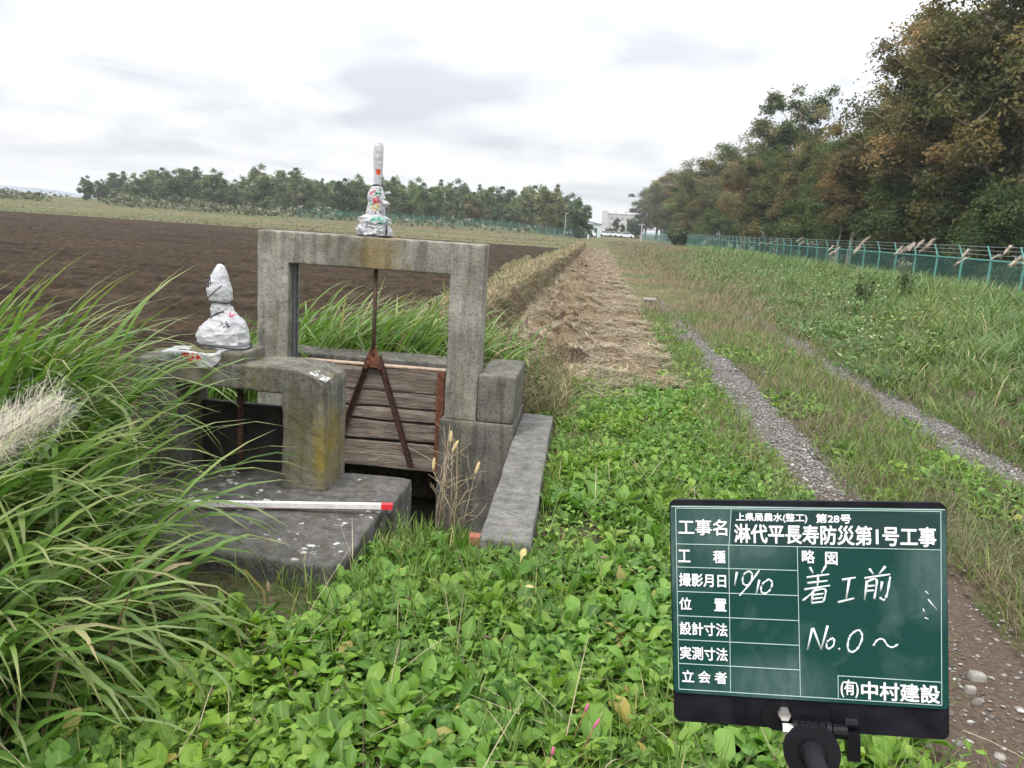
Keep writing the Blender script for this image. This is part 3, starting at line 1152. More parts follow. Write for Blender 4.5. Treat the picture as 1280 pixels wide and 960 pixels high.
# the loose flap hanging over the front of the beam
fu, fv = np.meshgrid(np.linspace(0, 1, 26), np.linspace(0, 1, 18), indexing='ij')
topx = -1.84 - .31 * fu
flz = .775 - .01 * fu - .006 * np.sin(fu * 7)
hang = (.075 + .02 * np.sin(fu * 5 + 1)) * np.clip(1.15 - np.abs(fu - .52) * 1.55, .05, 1)
px_ = topx + .03 * fv * np.sin(fu * 6)
py_ = 3.965 - .135 * ss(0, .35, fv) - .016 * np.sin(fu * 7) * fv - .004 * np.sin(fu * 23 + fv * 6) + .02 * fv
pz_ = flz - hang * ss(.2, 1, fv) - .03 * np.clip(np.sin((fu - .35) * 5), 0, 1) * fv + .004 * np.sin(fv * 9 + fu * 8)
V1 = np.stack([px_, py_, pz_], -1).reshape(-1, 3)
V2 = V1 + np.array([0, .012, -.006])
n1_, n2_ = fu.shape
I = np.arange(n1_ * n2_).reshape(n1_, n2_)
q = np.stack([I[:-1, :-1], I[1:, :-1], I[1:, 1:], I[:-1, 1:]], -1).reshape(-1, 4)
off = n1_ * n2_
edge = []
loop = list(I[:, 0]) + list(I[-1, 1:]) + list(I[-2::-1, -1]) + list(I[0, -2:0:-1])
for k in range(len(loop)):
    a_, b_2 = loop[k], loop[(k + 1) % len(loop)]
    edge.append((a_, b_2, b_2 + off, a_ + off))
keep(mesh_np('loose_flap', np.concatenate([V1, V2]), [np.concatenate([q, q[:, ::-1] + off, np.array(edge)])], BM1, smooth=True), b1)
mb = MB()
mb.tube(ring(-1.912, 4.03, .783, .146, .113, .004, -.006), .0042, 6)
keep(mb.build('tie_cord', CORD, None, True), b1)
mb = MB()
mb.tube(ring(-1.925, 4.03, 1.008, .05, .05, .003), .0036, 6)
mb.tube([(-1.885, 3.977, .965), (-1.92, 3.972, .955), (-1.965, 3.985, .925)], .0036, 6)
mb.tube([(-1.962, 3.962, 1.03), (-1.93, 3.957, 1.062), (-1.89, 3.968, 1.10)], .003, 6)
keep(mb.build('tie_cord', CORD, None, True), b1)
mb = MB()
for k in range(5):
    a = RNG.uniform(-1, 1, 3) * .014
    mb.tube([(-1.85, 3.97, .945), (-1.85 + .012 + a[0], 3.965 + a[1], .958 + a[2])], .004, 5)
keep(mb.build('knot', plain('pink string', (.75, .08, .16), .6), None), b1)

b2 = empty('wrapped_handle', (-1.48, 5.37, 1.362))
tag(b2, 'handle wrapped in printed plastic bags with a tall white spike on the big beam', 'wrapped handle')
BM2 = bag_mat('printed carrier film', [
    ((-1.462, 5.32, 1.785), (.016, .05, .022), (.72, .10, .02), .42),
    ((-1.495, 5.3, 1.655), (.022, .1, .03), (.70, .10, .13), .52),
    ((-1.455, 5.3, 1.655), (.020, .1, .035), (.02, .22, .12), .50),
    ((-1.465, 5.3, 1.60), (.022, .1, .022), (.62, .06, .09), .42),
    ((-1.50, 5.3, 1.575), (.020, .1, .03), (.03, .30, .20), .58),
    ((-1.465, 5.3, 1.555), (.025, .1, .028), (.55, .42, .16), .48),
    ((-1.455, 5.3, 1.525), (.03, .1, .018), (.10, .05, .05), .52),
    ((-1.43, 5.28, 1.475), (.05, .1, .024), (.02, .34, .22), .5),
    ((-1.56, 5.28, 1.475), (.012, .1, .012), (.70, .25, .05), .5),
    ((-1.48, 5.26, 1.432), (.07, .1, .014), (.03, .03, .10), .53)])
V, F = lathe([(1.362, -1.48, 5.37, .085, .08), (1.375, -1.48, 5.37, .112, .095), (1.405, -1.487, 5.37, .118, .10), (1.43, -1.49, 5.37, .108, .092), (1.442, -1.485, 5.37, .095, .085), (1.46, -1.48, 5.37, .112, .092), (1.485, -1.48, 5.37, .108, .088), (1.505, -1.48, 5.37, .062, .06), (1.55, -1.475, 5.37, .058, .055), (1.59, -1.478, 5.37, .050, .05), (1.62, -1.478, 5.37, .060, .052), (1.66, -1.476, 5.37, .052, .048), (1.69, -1.474, 5.37, .036, .036), (1.702, -1.472, 5.37, .026, .026)], wr=.085, seed=17, dens=15)
keep(mesh_np('lower_bag', V, F, BM2, smooth=True), b2)
V, F = lathe([(1.69, -1.472, 5.37, .024, .024), (1.72, -1.471, 5.37, .026, .025), (1.80, -1.469, 5.37, .029, .027), (1.88, -1.472, 5.37, .033, .030), (1.945, -1.470, 5.37, .032, .030), (1.975, -1.469, 5.37, .024, .022), (1.99, -1.470, 5.37, .008, .008)], wr=.03, seed=23, dens=13)
keep(mesh_np('spike_bag', V, F, BM2, smooth=True), b2)
fl = MB().add([(-1.43, 5.33, 1.615), (-1.42, 5.31, 1.57), (-1.365, 5.31, 1.585), (-1.385, 5.315, 1.60), (-1.42, 5.36, 1.61), (-1.41, 5.34, 1.565), (-1.36, 5.325, 1.582)], [(0, 1, 2, 3), (4, 6, 5), (0, 3, 2, 6, 4), (1, 5, 6, 2), (0, 4, 5, 1)])
keep(fl.build('bag_corner', BM2, None, True), b2)
mb = MB().tube(ring(-1.472, 5.37, 1.70, .03, .03, .003), .005, 6)
keep(mb.build('tie_cord', CORD, None, True), b2)
mb = MB().tube(ring(-1.482, 5.37, 1.372, .112, .095, .003), .005, 6)
mb.tube([(-1.385, 5.30, 1.44), (-1.378, 5.29, 1.41), (-1.384, 5.30, 1.385)], .007, 6)
keep(mb.build('tie_cord', CORD, None, True), b2)

# =================================================================== CHALKBOARD
BR = Matrix(((0.9856, 0.1312, -0.107), (-0.1134, 0.9809, 0.1579), (0.1257, -0.1435, 0.9816)))
BC = Vector((.3289, 1.0579, .9982))
bd = empty('chalkboard', BC)
bd.rotation_euler = BR.to_euler()
tag(bd, 'green site chalkboard with white Japanese writing and black rim, clamped on a black pole', 'chalkboard')
BLACK = plain('black plastic', (.006, .006, .008), .5, n_amt=.3, n_scale=25, spec=.18)
BLACKR = plain('worn black rim', (.008, .008, .012), .6, n_amt=.6, n_scale=30, spec=.15)
WHITE = plain('white lettering', (.74, .74, .75), .6)
LINE = plain('thin printed line', (.42, .55, .50), .6)
CHALK = plain('chalk marker strokes', (.66, .70, .70), .8)


def rrect(x0, x1, z0, z1, r, y0, y1, n=6):
    P = []
    for (cx_, cz, a0) in ((x1 - r, z1 - r, 0), (x0 + r, z1 - r, 90), (x0 + r, z0 + r, 180), (x1 - r, z0 + r, 270)):
        for k in range(n + 1):
            a = math.radians(a0 + 90 * k / n)
            P.append((cx_ + r * math.cos(a), cz + r * math.sin(a)))
    return MB().prism(P, (y0, y1))


rrect(-.180, .180, -.159, .159, .010, .0, .009).build('backing', BLACKR, bd)
m, t, b, out = new_mat('green board')
v = objvec(t)
n1 = noise(t, v, 14, 5, .6, .6)
n2 = noise(t, objvec(t, (3, 1, 1)), 30, 4, .7, .5)
c = rampn(t, noise(t, v, 5, 3), [(.3, (.0050, .042, .035)), (.7, (.0065, .050, .041))])
f = rampn(t, n1, [(.54, 0), (.78, .14)])
cor = mth(t, 'MAXIMUM', blob(t, v, (-.09, 0, .125), (.07, .1, .05), .6), blob(t, v, (.16, 0, .08), (.03, .1, .06), .6))
cor = mth(t, 'MAXIMUM', cor, blob(t, v, (-.04, 0, -.095), (.06, .1, .03), .6))
cor = mth(t, 'MAXIMUM', cor, blob(t, v, (-.175, 0, .09), (.014, .1, .06), .5))
f = mth(t, 'ADD', f, mth(t, 'MULTIPLY', cor, mth(t, 'MULTIPLY', n2, .26)))
L(t, mixc(t, f, c, (.34, .42, .41)), b.inputs['Base Color'])
b.inputs['Roughness'].default_value = .5
b.inputs['Specular IOR Level'].default_value = .2
rrect(-.1785, .1785, -.1165, .1515, .006, -.0035, -.0005).build('green_panel', m, bd)
# label strip printed on a darker ground
MB().box(-.0955, .170, -.0043, -.0036, .0985, .1445).build('title_strip', plain('dark green label', (.008, .035, .032), .45), bd)


def seg2(a, b_, wd, y0=-.0052, y1=-.0036):
    return flat_bar((a[0], a[1]), (b_[0], b_[1]), wd, y1 - y0, y1)


ln = MB()
def line(a, b_, wd=.0008):
    a = (a[0] / 1000, a[1] / 1000)
    b_ = (b_[0] / 1000, b_[1] / 1000)
    ln.prism(*flat_bar(a, b_, wd, .0006 + .0001 * (ln.n % 7) / 7 + .0001, -.0037))
for a, b_ in (((-171, 148), (172, 148)), ((172, 148), (170, -111)), ((170, -111), (-172, -111)), ((-172, -111), (-171, 148)), ((-171, 97), (172, 97)), ((-95, 147), (-99, 97)), ((-99.5, 97), (-101, -110)), ((-8.6, 97), (-8, -110)),
              ((-171, 64), (-8.5, 64)), ((-171, 29.2), (-8.5, 29.2)), ((-171, -5.5), (-8.5, -5.5)), ((-171, -39.8), (-8.5, -39.8)), ((-171, -74), (-8.5, -74)),
              ((41, -79), (41, -110)), ((41, -79), (170, -80))):
    line(a, b_)
line((-177, 150.3), (177, 150.3), .0011)
ln.build('ruled_lines', LINE, bd)


def text_fit(body, x0, x1, z0, z1, name='lettering', bold=.4, m=WHITE, y=-.0047):
    """white printed characters fitted to a box given in mm on the board; bold = stroke gain in mm"""
    cu = bpy.data.curves.new('t', 'FONT')
    cu.body = body
    cu.size = 1
    cu.resolution_u = 3
    ob = bpy.data.objects.new('t', cu)
    COL.objects.link(ob)
    dg = bpy.context.evaluated_depsgraph_get()
    me = bpy.data.meshes.new_from_object(ob.evaluated_get(dg))
    bpy.data.objects.remove(ob)
    co = np.array([v.co[:] for v in me.vertices])
    F = [tuple(p.vertices) for p in me.polygons]
    bpy.data.meshes.remove(me)
    lo, hi = co.min(0), co.max(0)
    X = x0 + bold + (co[:, 0] - lo[0]) / (hi[0] - lo[0]) * (x1 - x0 - 2 * bold)
    Z = z0 + bold + (co[:, 1] - lo[1]) / (hi[1] - lo[1]) * (z1 - z0 - 2 * bold)
    mb = MB()
    k = 0
    for ox, oz in [(0, 0)] + [(math.cos(a), math.sin(a)) for a in np.arange(8) * math.pi / 4]:
        mb.add(np.stack([(X + ox * bold) / 1000, np.full(len(X), y - k * 2.5e-5), (Z + oz * bold) / 1000], 1), F)
        k += 1
    me = bpy.data.meshes.new(name)
    me.from_pydata(np.concatenate(mb.V).tolist(), [], mb.F)
    me.update()
    return link(name, me, m, bd)


text_fit('工事名', -168, -101, 110, 133, bold=0.42)
text_fit('上県局農水(整工)', -89, 5, 129.5, 143, bold=0.34)
text_fit('第28号', 16, 61, 130, 143, bold=0.42)
text_fit('淋代平長寿防災第1号工事', -92, 166, 100.5, 127.5, bold=0.62)
for row, (zc) in (('工種', 80.2), ('位置', 12.3)):
    text_fit(row[0], -169, -152, zc - 9, zc + 9, bold=.42)
    text_fit(row[1], -121, -104, zc - 9, zc + 9, bold=.42)
text_fit('撮影月日', -168.5, -104, 37, 56, bold=0.42)
text_fit('設計寸法', -169, -103.5, -32.5, -13.5, bold=0.42)
text_fit('実測寸法', -169.5, -104, -67.5, -48.5, bold=0.42)
for ch, xc in (('立', -159), ('会', -136.5), ('者', -114)):
    text_fit(ch, xc - 8.5, xc + 8.5, -100, -82.5, bold=.42)
text_fit('略', -9 + 6, 14, 74.5, 93, bold=0.42)
text_fit('図', 27, 43, 73, 91, bold=0.42)
text_fit('(有)', 44, 67, -108, -83, bold=0.42)
text_fit('中村建設', 70, 168, -109, -84, bold=0.62)
STROKES = [
    ([[(-89.1, 59.4), (-92.7, 40.1)], [(-72.9, 61.1), (-79.5, 56.4), (-81.8, 46.1), (-77.6, 40.7), (-71.1, 45.4), (-68.7, 56.7), (-72.9, 61.1)], [(-59.0, 62.6), (-72.2, 43.1), (-86.5, 25.7)], [(-59.3, 49.2), (-63.9, 28.8)], [(-46.5, 50.7), (-55.1, 43.7), (-57.4, 34.6), (-53.2, 30.3), (-45.7, 35.1), (-42.3, 45.3), (-46.5, 50.7)]], 1.5),
    ([[(7.4, 69.1), (11.4, 60.4)], [(28.2, 71.9), (21.8, 60.7)], [(3.0, 54.6), (32.1, 59.9)], [(3.9, 46.8), (29.9, 51.0)], [(-0.4, 37.8), (32.9, 44.5)], [(17.6, 59.5), (15.3, 40.6), (-2.7, 22.2)], [(11.0, 36.0), (8.7, 20.4)], [(10.0, 36.0), (26.6, 38.8), (24.3, 22.1)], [(10.9, 30.5), (24.4, 33.2)], [(9.8, 24.9), (23.3, 27.6)], [(8.7, 19.3), (24.3, 22.1)]], 1.6),
    ([[(48.4, 52.8), (65.7, 56.6)], [(57.6, 54.2), (53.1, 25.5)], [(42.8, 21.8), (63.3, 28.1)]], 1.7),
    ([[(83.1, 69.2), (88.0, 61.7)], [(103.2, 73.0), (95.1, 61.9)], [(76.9, 55.9), (109.1, 62.4)], [(79.9, 52.7), (76.4, 26.4)], [(80.8, 51.7), (92.0, 54.2), (88.6, 28.0)], [(79.7, 45.1), (89.8, 46.5)], [(78.6, 38.5), (88.7, 39.9)], [(98.9, 52.3), (96.7, 39.1)], [(109.0, 59.1), (104.7, 35.1), (100.6, 27.3), (95.6, 30.4)]], 1.7),
    ([[(9.1, -15.1), (2.4, -45.4)], [(10.2, -15.0), (20.1, -44.5)], [(28.9, -10.8), (20.1, -44.5)], [(33.8, -28.3), (27.5, -34.1), (28.4, -42.9), (35.7, -38.1), (36.8, -29.2), (33.8, -28.3)], [(42.8, -41.1), (43.8, -43.2)]], 1.6),
    ([[(65.7, -15.7), (57.4, -23.8), (54.1, -38.3), (58.1, -45.8), (66.3, -40.9), (72.6, -26.3), (70.7, -16.6), (65.7, -15.7)]], 1.6),
    ([[(86.6, -35.5), (91.8, -27.6), (98.8, -26.1), (104.7, -34.5), (110.7, -36.4), (117.7, -31.7)]], 1.5),
    ([[(155.1, 30.5), (165.6, 17.0)], [(152.3, 41.2), (156.1, 37.0)], [(149.0, 17.4), (150.9, 12.1)], [(150.8, 5.6), (155.7, 3.7)]], .8)]
for grp, wd in STROKES:
    mb = MB()
    for s in grp:
        P = np.array(s, float)
        if len(P) > 2:     # smooth the stroke
            tq = np.linspace(0, len(P) - 1, (len(P) - 1) * 5 + 1)
            Q = []
            for q_ in tq:
                i = min(int(q_), len(P) - 2)
                f_ = q_ - i
                p0, p1, p2, p3 = P[max(i - 1, 0)], P[i], P[i + 1], P[min(i + 2, len(P) - 1)]
                Q.append(.5 * ((2 * p1) + (-p0 + p2) * f_ + (2 * p0 - 5 * p1 + 4 * p2 - p3) * f_ ** 2 + (-p0 + 3 * p1 - 3 * p2 + p3) * f_ ** 3))
            P = np.array(Q)
        rr_ = [wd * 1.12 / 1000 * (.75 + .25 * math.sin(k * 1.7 + len(P))) for k in range(len(P))]
        mb.tube([(p[0] / 1000, -.0036, p[1] / 1000) for p in P], rr_, 6)
    o = mb.build('handwriting', CHALK, bd, True)
    me = o.data
    co = np.zeros(len(me.vertices) * 3, np.float32)
    me.vertices.foreach_get('co', co)
    co = co.reshape(-1, 3)
    co[:, 1] = -.0036 + (co[:, 1] + .0036) * .45
    me.vertices.foreach_set('co', co.ravel())
# clamp, hinge, knob and pole
rrect(-.060, .034, -.160, -.1185, .02, -.006, -.0002).build('clamp_plate', BLACK, bd)
mbk = MB()
for k in range(6):
    x_ = -.021 + k * .0085
    mbk.tube([(x_, -.024, -.147), (x_ + .0065, -.024, -.147)], .0125, 14)
mbk.box(-.02, .026, -.026, -.006, -.150, -.125).box(-.018, .024, -.032, -.012, -.176, -.150)
mbk.build('hinge', BLACK, bd)
SILV = plain('zinc bolt', (.62, .60, .56), .35, .8)
MB().tube([(-.030, -.006, -.134), (-.030, -.016, -.134)], .0085, 6).build('bolt', SILV, bd)
MB().tube([(-.034, -.024, -.149), (-.021, -.024, -.149)], .0075, 6).build('nut', plain('bright nut', (.75, .73, .70), .3, .7), bd)
MB().tube([(.030, -.024, -.147), (.048, -.024, -.147)], .0095, 12).build('axle', BLACK, bd)
MB().tube([(.046, -.018, -.137), (.062, -.018, -.137)], .0075, 10).box(.047, .063, -.034, -.010, -.182, -.146).build('lever', BLACK, bd)
MB().tube([(.020, -.006, -.135), (.020, -.009, -.135)], .005, 8).build('rivet', plain('greenish rivet', (.18, .40, .10), .5), bd)
binv = Matrix.Translation(BC) @ BR.to_4x4()
binv = binv.inverted()
P0 = np.array(binv @ Vector(at(1014, 938, Y=.985)))
Pk = np.array(binv @ Vector(at(1048, 1040, Y=.72)))
P1 = np.array(binv @ Vector((.36, .42, -.02)))
pd = (Pk - P0) / np.linalg.norm(Pk - P0)
o = MB().tube([P0 - pd * .030, P0 - pd * .004, P0 - pd * .003, P0 + pd * .004, P0 + pd * .010, P0 + pd * .0105, P0 + pd * .004], [.015, .020, .034, .036, .036, .031, .028], 30).build('locking_disc', BLACK, bd)
MB().tube([P0, P0 + pd * .024, P0 + pd * .026, Pk], [.0175, .0165, .0125, .0125], 18).build('gooseneck', BLACK, bd, True)
pq = (P1 - Pk) / np.linalg.norm(P1 - Pk)
MB().tube([Pk - pq * .03, Pk + pq * .002, Pk + pq * .04, Pk + pq * .042, P1], [.016, .018, .018, .012, .012], 16).build('pole', BLACK, bd, True)

# =================================================================== FENCES
TEAL = plain('green fence paint', (.085, .27, .235), .5, .1)


def mesh_mat(name, col, cover, scale):
    m, t, b, out = new_mat(name)
    c = N(t, 'ShaderNodeUVMap')
    sp = N(t, 'ShaderNodeSeparateXYZ')
    L(t, c.outputs[0], sp.inputs[0])
    b.inputs['Base Color'].default_value = (*col, 1)
    b.inputs['Roughness'].default_value = .5
    fs = []
    for op in ('ADD', 'SUBTRACT'):
        s_ = mth(t, op, sp.outputs[0], sp.outputs[1])
        fr_ = mth(t, 'FRACT', mth(t, 'MULTIPLY', s_, scale))
        fs.append(mth(t, 'LESS_THAN', fr_, cover))
    wire = mth(t, 'MAXIMUM', fs[0], fs[1])
    tr = N(t, 'ShaderNodeBsdfTransparent')
    ms = N(t, 'ShaderNodeMixShader')
    L(t, wire, ms.inputs[0])
    L(t, tr.outputs[0], ms.inputs[1])
    L(t, b.outputs[0], ms.inputs[2])
    L(t, ms.outputs[0], out.inputs[0])
    return m


def net(name, A, B, z0, z1, zf, m, parent, n=60):
    s = np.linspace(0, 1, n + 1)
    P = np.array(A)[None] * (1 - s[:, None]) + np.array(B)[None] * s[:, None]
    zb = zf(P[:, 0], P[:, 1])
    V = np.concatenate([np.stack([P[:, 0], P[:, 1], zb + z0], 1), np.stack([P[:, 0], P[:, 1], zb + z1], 1)])
    F = np.stack([np.arange(n), np.arange(1, n + 1), np.arange(n + 2, 2 * n + 2), np.arange(n + 1, 2 * n + 1)], 1)
    o = mesh_np(name, V, F, m)
    uv = o.data.uv_layers.new(name='UVMap')
    ln_ = np.linalg.norm(np.array(B) - np.array(A))
    U = np.concatenate([np.stack([s * ln_, 0 * s], 1), np.stack([s * ln_, 0 * s + (z1 - z0)], 1)])
    idx = np.zeros(len(o.data.loops), np.int32)
    o.data.loops.foreach_get('vertex_index', idx)
    uv.data.foreach_set('uv', U[idx].astype(np.float32).ravel())
    return keep(o, parent)


FXR = 12.6
fe = empty('mesh_fence', (FXR, 30, 0))
tag(fe, 'long green mesh fence with slanted barbed wire arms along the right side woods', 'fence')
zr = 1.36
fzf = lambda x, y: 0 * x
FY0, FY1 = 17.0, 232.0
net('mesh_panel', (FXR, FY0), (FXR, FY1), .05, zr - .03, fzf, mesh_mat('green mesh', (.045, .17, .145), .15, 13.0), fe)
NP = 104
more = MB()
for k in range(NP):
    y_ = FY0 + k * 2.05
    mb = MB() if k < 96 else more
    mb.box(FXR - .028, FXR + .028, y_ - .028, y_ + .028, -.1, zr + .03)
    mb.tube([(FXR, y_, zr + .02), (FXR - .06, y_ + .26, zr + .44)], [.028, .022], 6)
    if k < 96:
        keep(mb.build('post', TEAL, None), fe)
for y_ in FY0 + np.arange(int((FY1 - FY0) / 2.05)) * 2.05:
    pass
o = keep(more.build('far_posts', TEAL, None), fe)
o['kind'] = 'stuff'
keep(MB().box(FXR - .025, FXR + .025, FY0, FY1, zr - .025, zr + .025).build('top_rail', TEAL, None), fe)
WIRE = plain('galvanised barbed wire', (.20, .23, .22), .5, .5)
for f_ in (.35, .68, .97):
    mb = MB().tube([(FXR - .06 * f_, FY0 + k * 2.05 + .26 * f_, zr + .02 + .42 * f_ - (.015 if k % 2 else 0)) for k in range(NP)], .009, 4)
    keep(mb.build('barbed_wire', WIRE, None), fe)

# far fence in front of the left woods
A2, B2 = at(372, 266, Y=128)[:2], at(738, 290, Y=150)[:2]
f2 = empty('mesh_fence', (A2[0], A2[1], 0))
tag(f2, 'distant thin green mesh fence along the foot of the far left woods', 'fence')
net('mesh_panel', A2, B2, .0, 1.5, lambda x, y: hgt(x, y, False), mesh_mat('far green mesh', (.04, .13, .105), .26, 2.2), f2, 40)
for k in range(31):
    p = A2 + (B2 - A2) * k / 30
    z_ = float(hgt(p[0], p[1], False))
    keep(MB().box(p[0] - .04, p[0] + .04, p[1] - .04, p[1] + .04, z_ - .1, z_ + 1.55).build('post', TEAL, None), f2)


# =================================================================== TREES
BARK = plain('grey brown bark', (.10, .078, .058), .9, n_amt=.45, n_scale=8, spec=.1)
BARKP = plain('pale bark', (.30, .255, .20), .9, n_amt=.3, n_scale=6, spec=.1)
CROWN = leaf_mat('tree leaves', [(0, (.50, .72, .44)), (.3, (1.0, 1.36, .92)), (.55, (1.65, 1.62, 1.5)), (.8, (2.2, 2.0, 1.6)), (1, (3.6, 2.9, 2.4))], trans=.38, objcol=True, rough=.6, spec=.2)


def tree_mesh(seed, Ht, W, base=.25, ncl=70, nl=130, ls=.2, lean=0.0, limbs=12, gap=.0):
    g = np.random.default_rng(seed)
    mb = MB()
    tr_top = .82 * Ht
    tp = [np.array([0, 0, -.3])]
    for k in range(1, 8):
        f = k / 7
        tp.append(np.array([lean * Ht * f + g.normal() * .02 * Ht * f, g.normal() * .02 * Ht * f, tr_top * f]))
    r0_ = .016 * Ht + .02
    mb.tube(tp, [r0_ * (1 - .85 * k / 7) for k in range(8)], 8)
    ends = []
    for k in range(limbs):
        f = base + (1 - base) * .95 * (k + g.uniform(0, .8)) / limbs
        zi = f * tr_top
        i = min(int(zi / tr_top * 7), 6)
        p = tp[i] + (tp[i + 1] - tp[i]) * (zi / tr_top * 7 - i)
        a = k * 2.4 + g.uniform(-.5, .5)
        ln_ = W * .5 * (1.05 - .55 * abs(f - .5)) * g.uniform(.65, 1.1)
        el = g.uniform(.25, .95)
        d = np.array([math.cos(a) * math.cos(el), math.sin(a) * math.cos(el), math.sin(el)])
        q = [p, p + d * ln_ * .5 + g.normal(size=3) * .05 * ln_, p + d * ln_ + np.array([0, 0, .12 * ln_]) + g.normal(size=3) * .08 * ln_]
        rl = r0_ * (1 - .8 * f) * .55
        mb.tube(q, [rl, rl * .6, rl * .2], 5)
        ends += [q[2], q[1] + (q[2] - q[1]) * .4]
        for s in range(2):
            a2 = a + g.uniform(-1.1, 1.1)
            d2 = np.array([math.cos(a2), math.sin(a2), g.uniform(.1, .9)])
            e = q[1] + d2 * ln_ * .42
            mb.tube([q[1], (q[1] + e) / 2 + g.normal(size=3) * .03 * ln_, e], [rl * .45, rl * .3, rl * .12], 4)
            ends.append(e)
    ends = np.array(ends)
    cl = []
    cz = Ht * (base + 1) / 2
    hz_ = Ht * (1 - base) / 2
    while len(cl) < ncl:
        if g.random() < .45:
            c = ends[g.integers(len(ends))] + g.normal(size=3) * .03 * Ht
        else:
            v_ = g.normal(size=3)
            v_ /= np.linalg.norm(v_)
            rr_ = g.uniform(.35, 1.0)
            wob = 1 + .25 * math.sin(3 * math.atan2(v_[1], v_[0]) + seed) * math.cos(2.3 * v_[2] + seed * 1.7)
            zr_ = cz + v_[2] * hz_ * rr_
            c = np.array([lean * Ht * .6 + v_[0] * W / 2 * rr_ * wob, v_[1] * W / 2 * rr_ * wob, zr_])
        if c[2] > max(base * Ht * .8, .03 * Ht) and c[2] < Ht * .97:
            cl.append(c)
    cl = np.array(cl)
    P, var, S_, O_ = [], [], [], []
    axis_ = lambda z: np.array([lean * z * .6, 0, 0])
    for c in cl:
        n = int(nl * g.uniform(.5, 1.5))
        rr_ = (.088 * W + .28) * g.uniform(.55, 1.35)
        d = g.normal(size=(n, 3))
        d /= np.linalg.norm(d, axis=1, keepdims=True)
        d[:, 2] = np.where(d[:, 2] < -.55, -d[:, 2], d[:, 2])
        ph = g.uniform(0, 6.28, 3)
        lob = 1 + .28 * np.sin(d[:, 0] * 4 + ph[0]) * np.sin(d[:, 1] * 4 + ph[1]) + .18 * np.sin(d[:, 2] * 7 + ph[2])
        rad = g.uniform(.2, 1.08, n) ** .7 * lob
        p = c + d * rad[:, None] * rr_ * np.array([1, 1, .9])
        P.append(p)
        out = d * .7 + ((c - np.array([0, 0, cz])) / np.array([W / 2, W / 2, hz_]))[None] * .6
        O_.append(out)
        var.append(np.clip(g.normal(.46, .2) + g.normal(size=n) * .12, 0, 1))
        S_.append(ls * g.uniform(.65, 1.3, n))
        # a twig that carries the clump
        j = np.argmin(np.linalg.norm(ends - c, axis=1))
        if np.linalg.norm(ends[j] - c) < W * .4:
            mb.tube([ends[j], (ends[j] + c) / 2 + g.normal(size=3) * .03 * W, c + np.array([0, 0, .2])], [.025 + r0_ * .12, .018 + r0_ * .06, .008], 4)
    P = np.concatenate(P)
    V, F = diamonds(P, np.concatenate(S_), seed, np.concatenate(O_))
    return mb, V, F, np.repeat(np.concatenate(var), 4)


def make_proto(kind, seed, bark, **k):
    mb, V, F, var = tree_mesh(seed, **k)
    me_c = mesh_np('crown', V, F, CROWN, None, {'var': var}, smooth=False)
    me_t = mb.build('trunk', bark, None, True)
    r = empty(kind)
    me_c.parent = r
    me_t.parent = r
    return r, me_c, me_t, k['Ht']


used = set()


def plant(proto, x, y, z, h, col, label, cat='tree', group=None, rot=None, sx=1.0):
    r, c, t_, H0 = proto
    if id(r) in used:
        r2 = r.copy()
        COL.objects.link(r2)
        c2 = c.copy()
        t2 = t_.copy()
        for q_ in (c2, t2):
            COL.objects.link(q_)
            q_.parent = r2
    else:
        used.add(id(r))
        r2, c2, t2 = r, c, t_
    s = h / H0
    r2.location = (x, y, z)
    r2.scale = (s * sx, s * sx, s)
    r2.rotation_euler = (0, 0, RNG.uniform(0, 6.28) if rot is None else rot)
    c2.color = (*col, 1)
    tag(r2, label, cat, group)
    return r2


P_big = [make_proto('broadleaf_tree', 11, BARKP, Ht=14, W=8.5, base=.12, ncl=95, nl=430, ls=.185, limbs=16),
         make_proto('broadleaf_tree', 12, BARK, Ht=14, W=7.0, base=.16, ncl=85, nl=430, ls=.185, limbs=15),
         make_proto('broadleaf_tree', 13, BARKP, Ht=13, W=7.5, base=.30, ncl=85, nl=400, ls=.175, limbs=16),
         make_proto('slender_tree', 14, BARKP, Ht=15, W=6.5, base=.42, ncl=62, nl=420, ls=.19, limbs=13),
         make_proto('bushy_tree', 15, BARK, Ht=6.0, W=6.5, base=.0, ncl=75, nl=420, ls=.16, limbs=10),
         make_proto('bushy_tree', 16, BARKP, Ht=6.5, W=5.0, base=.02, ncl=65, nl=380, ls=.15, limbs=10)]
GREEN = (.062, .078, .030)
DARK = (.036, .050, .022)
OLIVE = (.092, .082, .038)
RUSTY = (.090, .070, .040)
TAN = (.110, .086, .048)
GREY = (.085, .088, .050)
COLW = {'g': GREEN, 'd': DARK, 'o': OLIVE, 'r': RUSTY, 't': TAN, 'y': GREY}
WORD = {'g': 'green leafed', 'd': 'dark green', 'o': 'olive brown', 'r': 'rust brown autumn', 't': 'tan leafed autumn', 'y': 'grey green'}
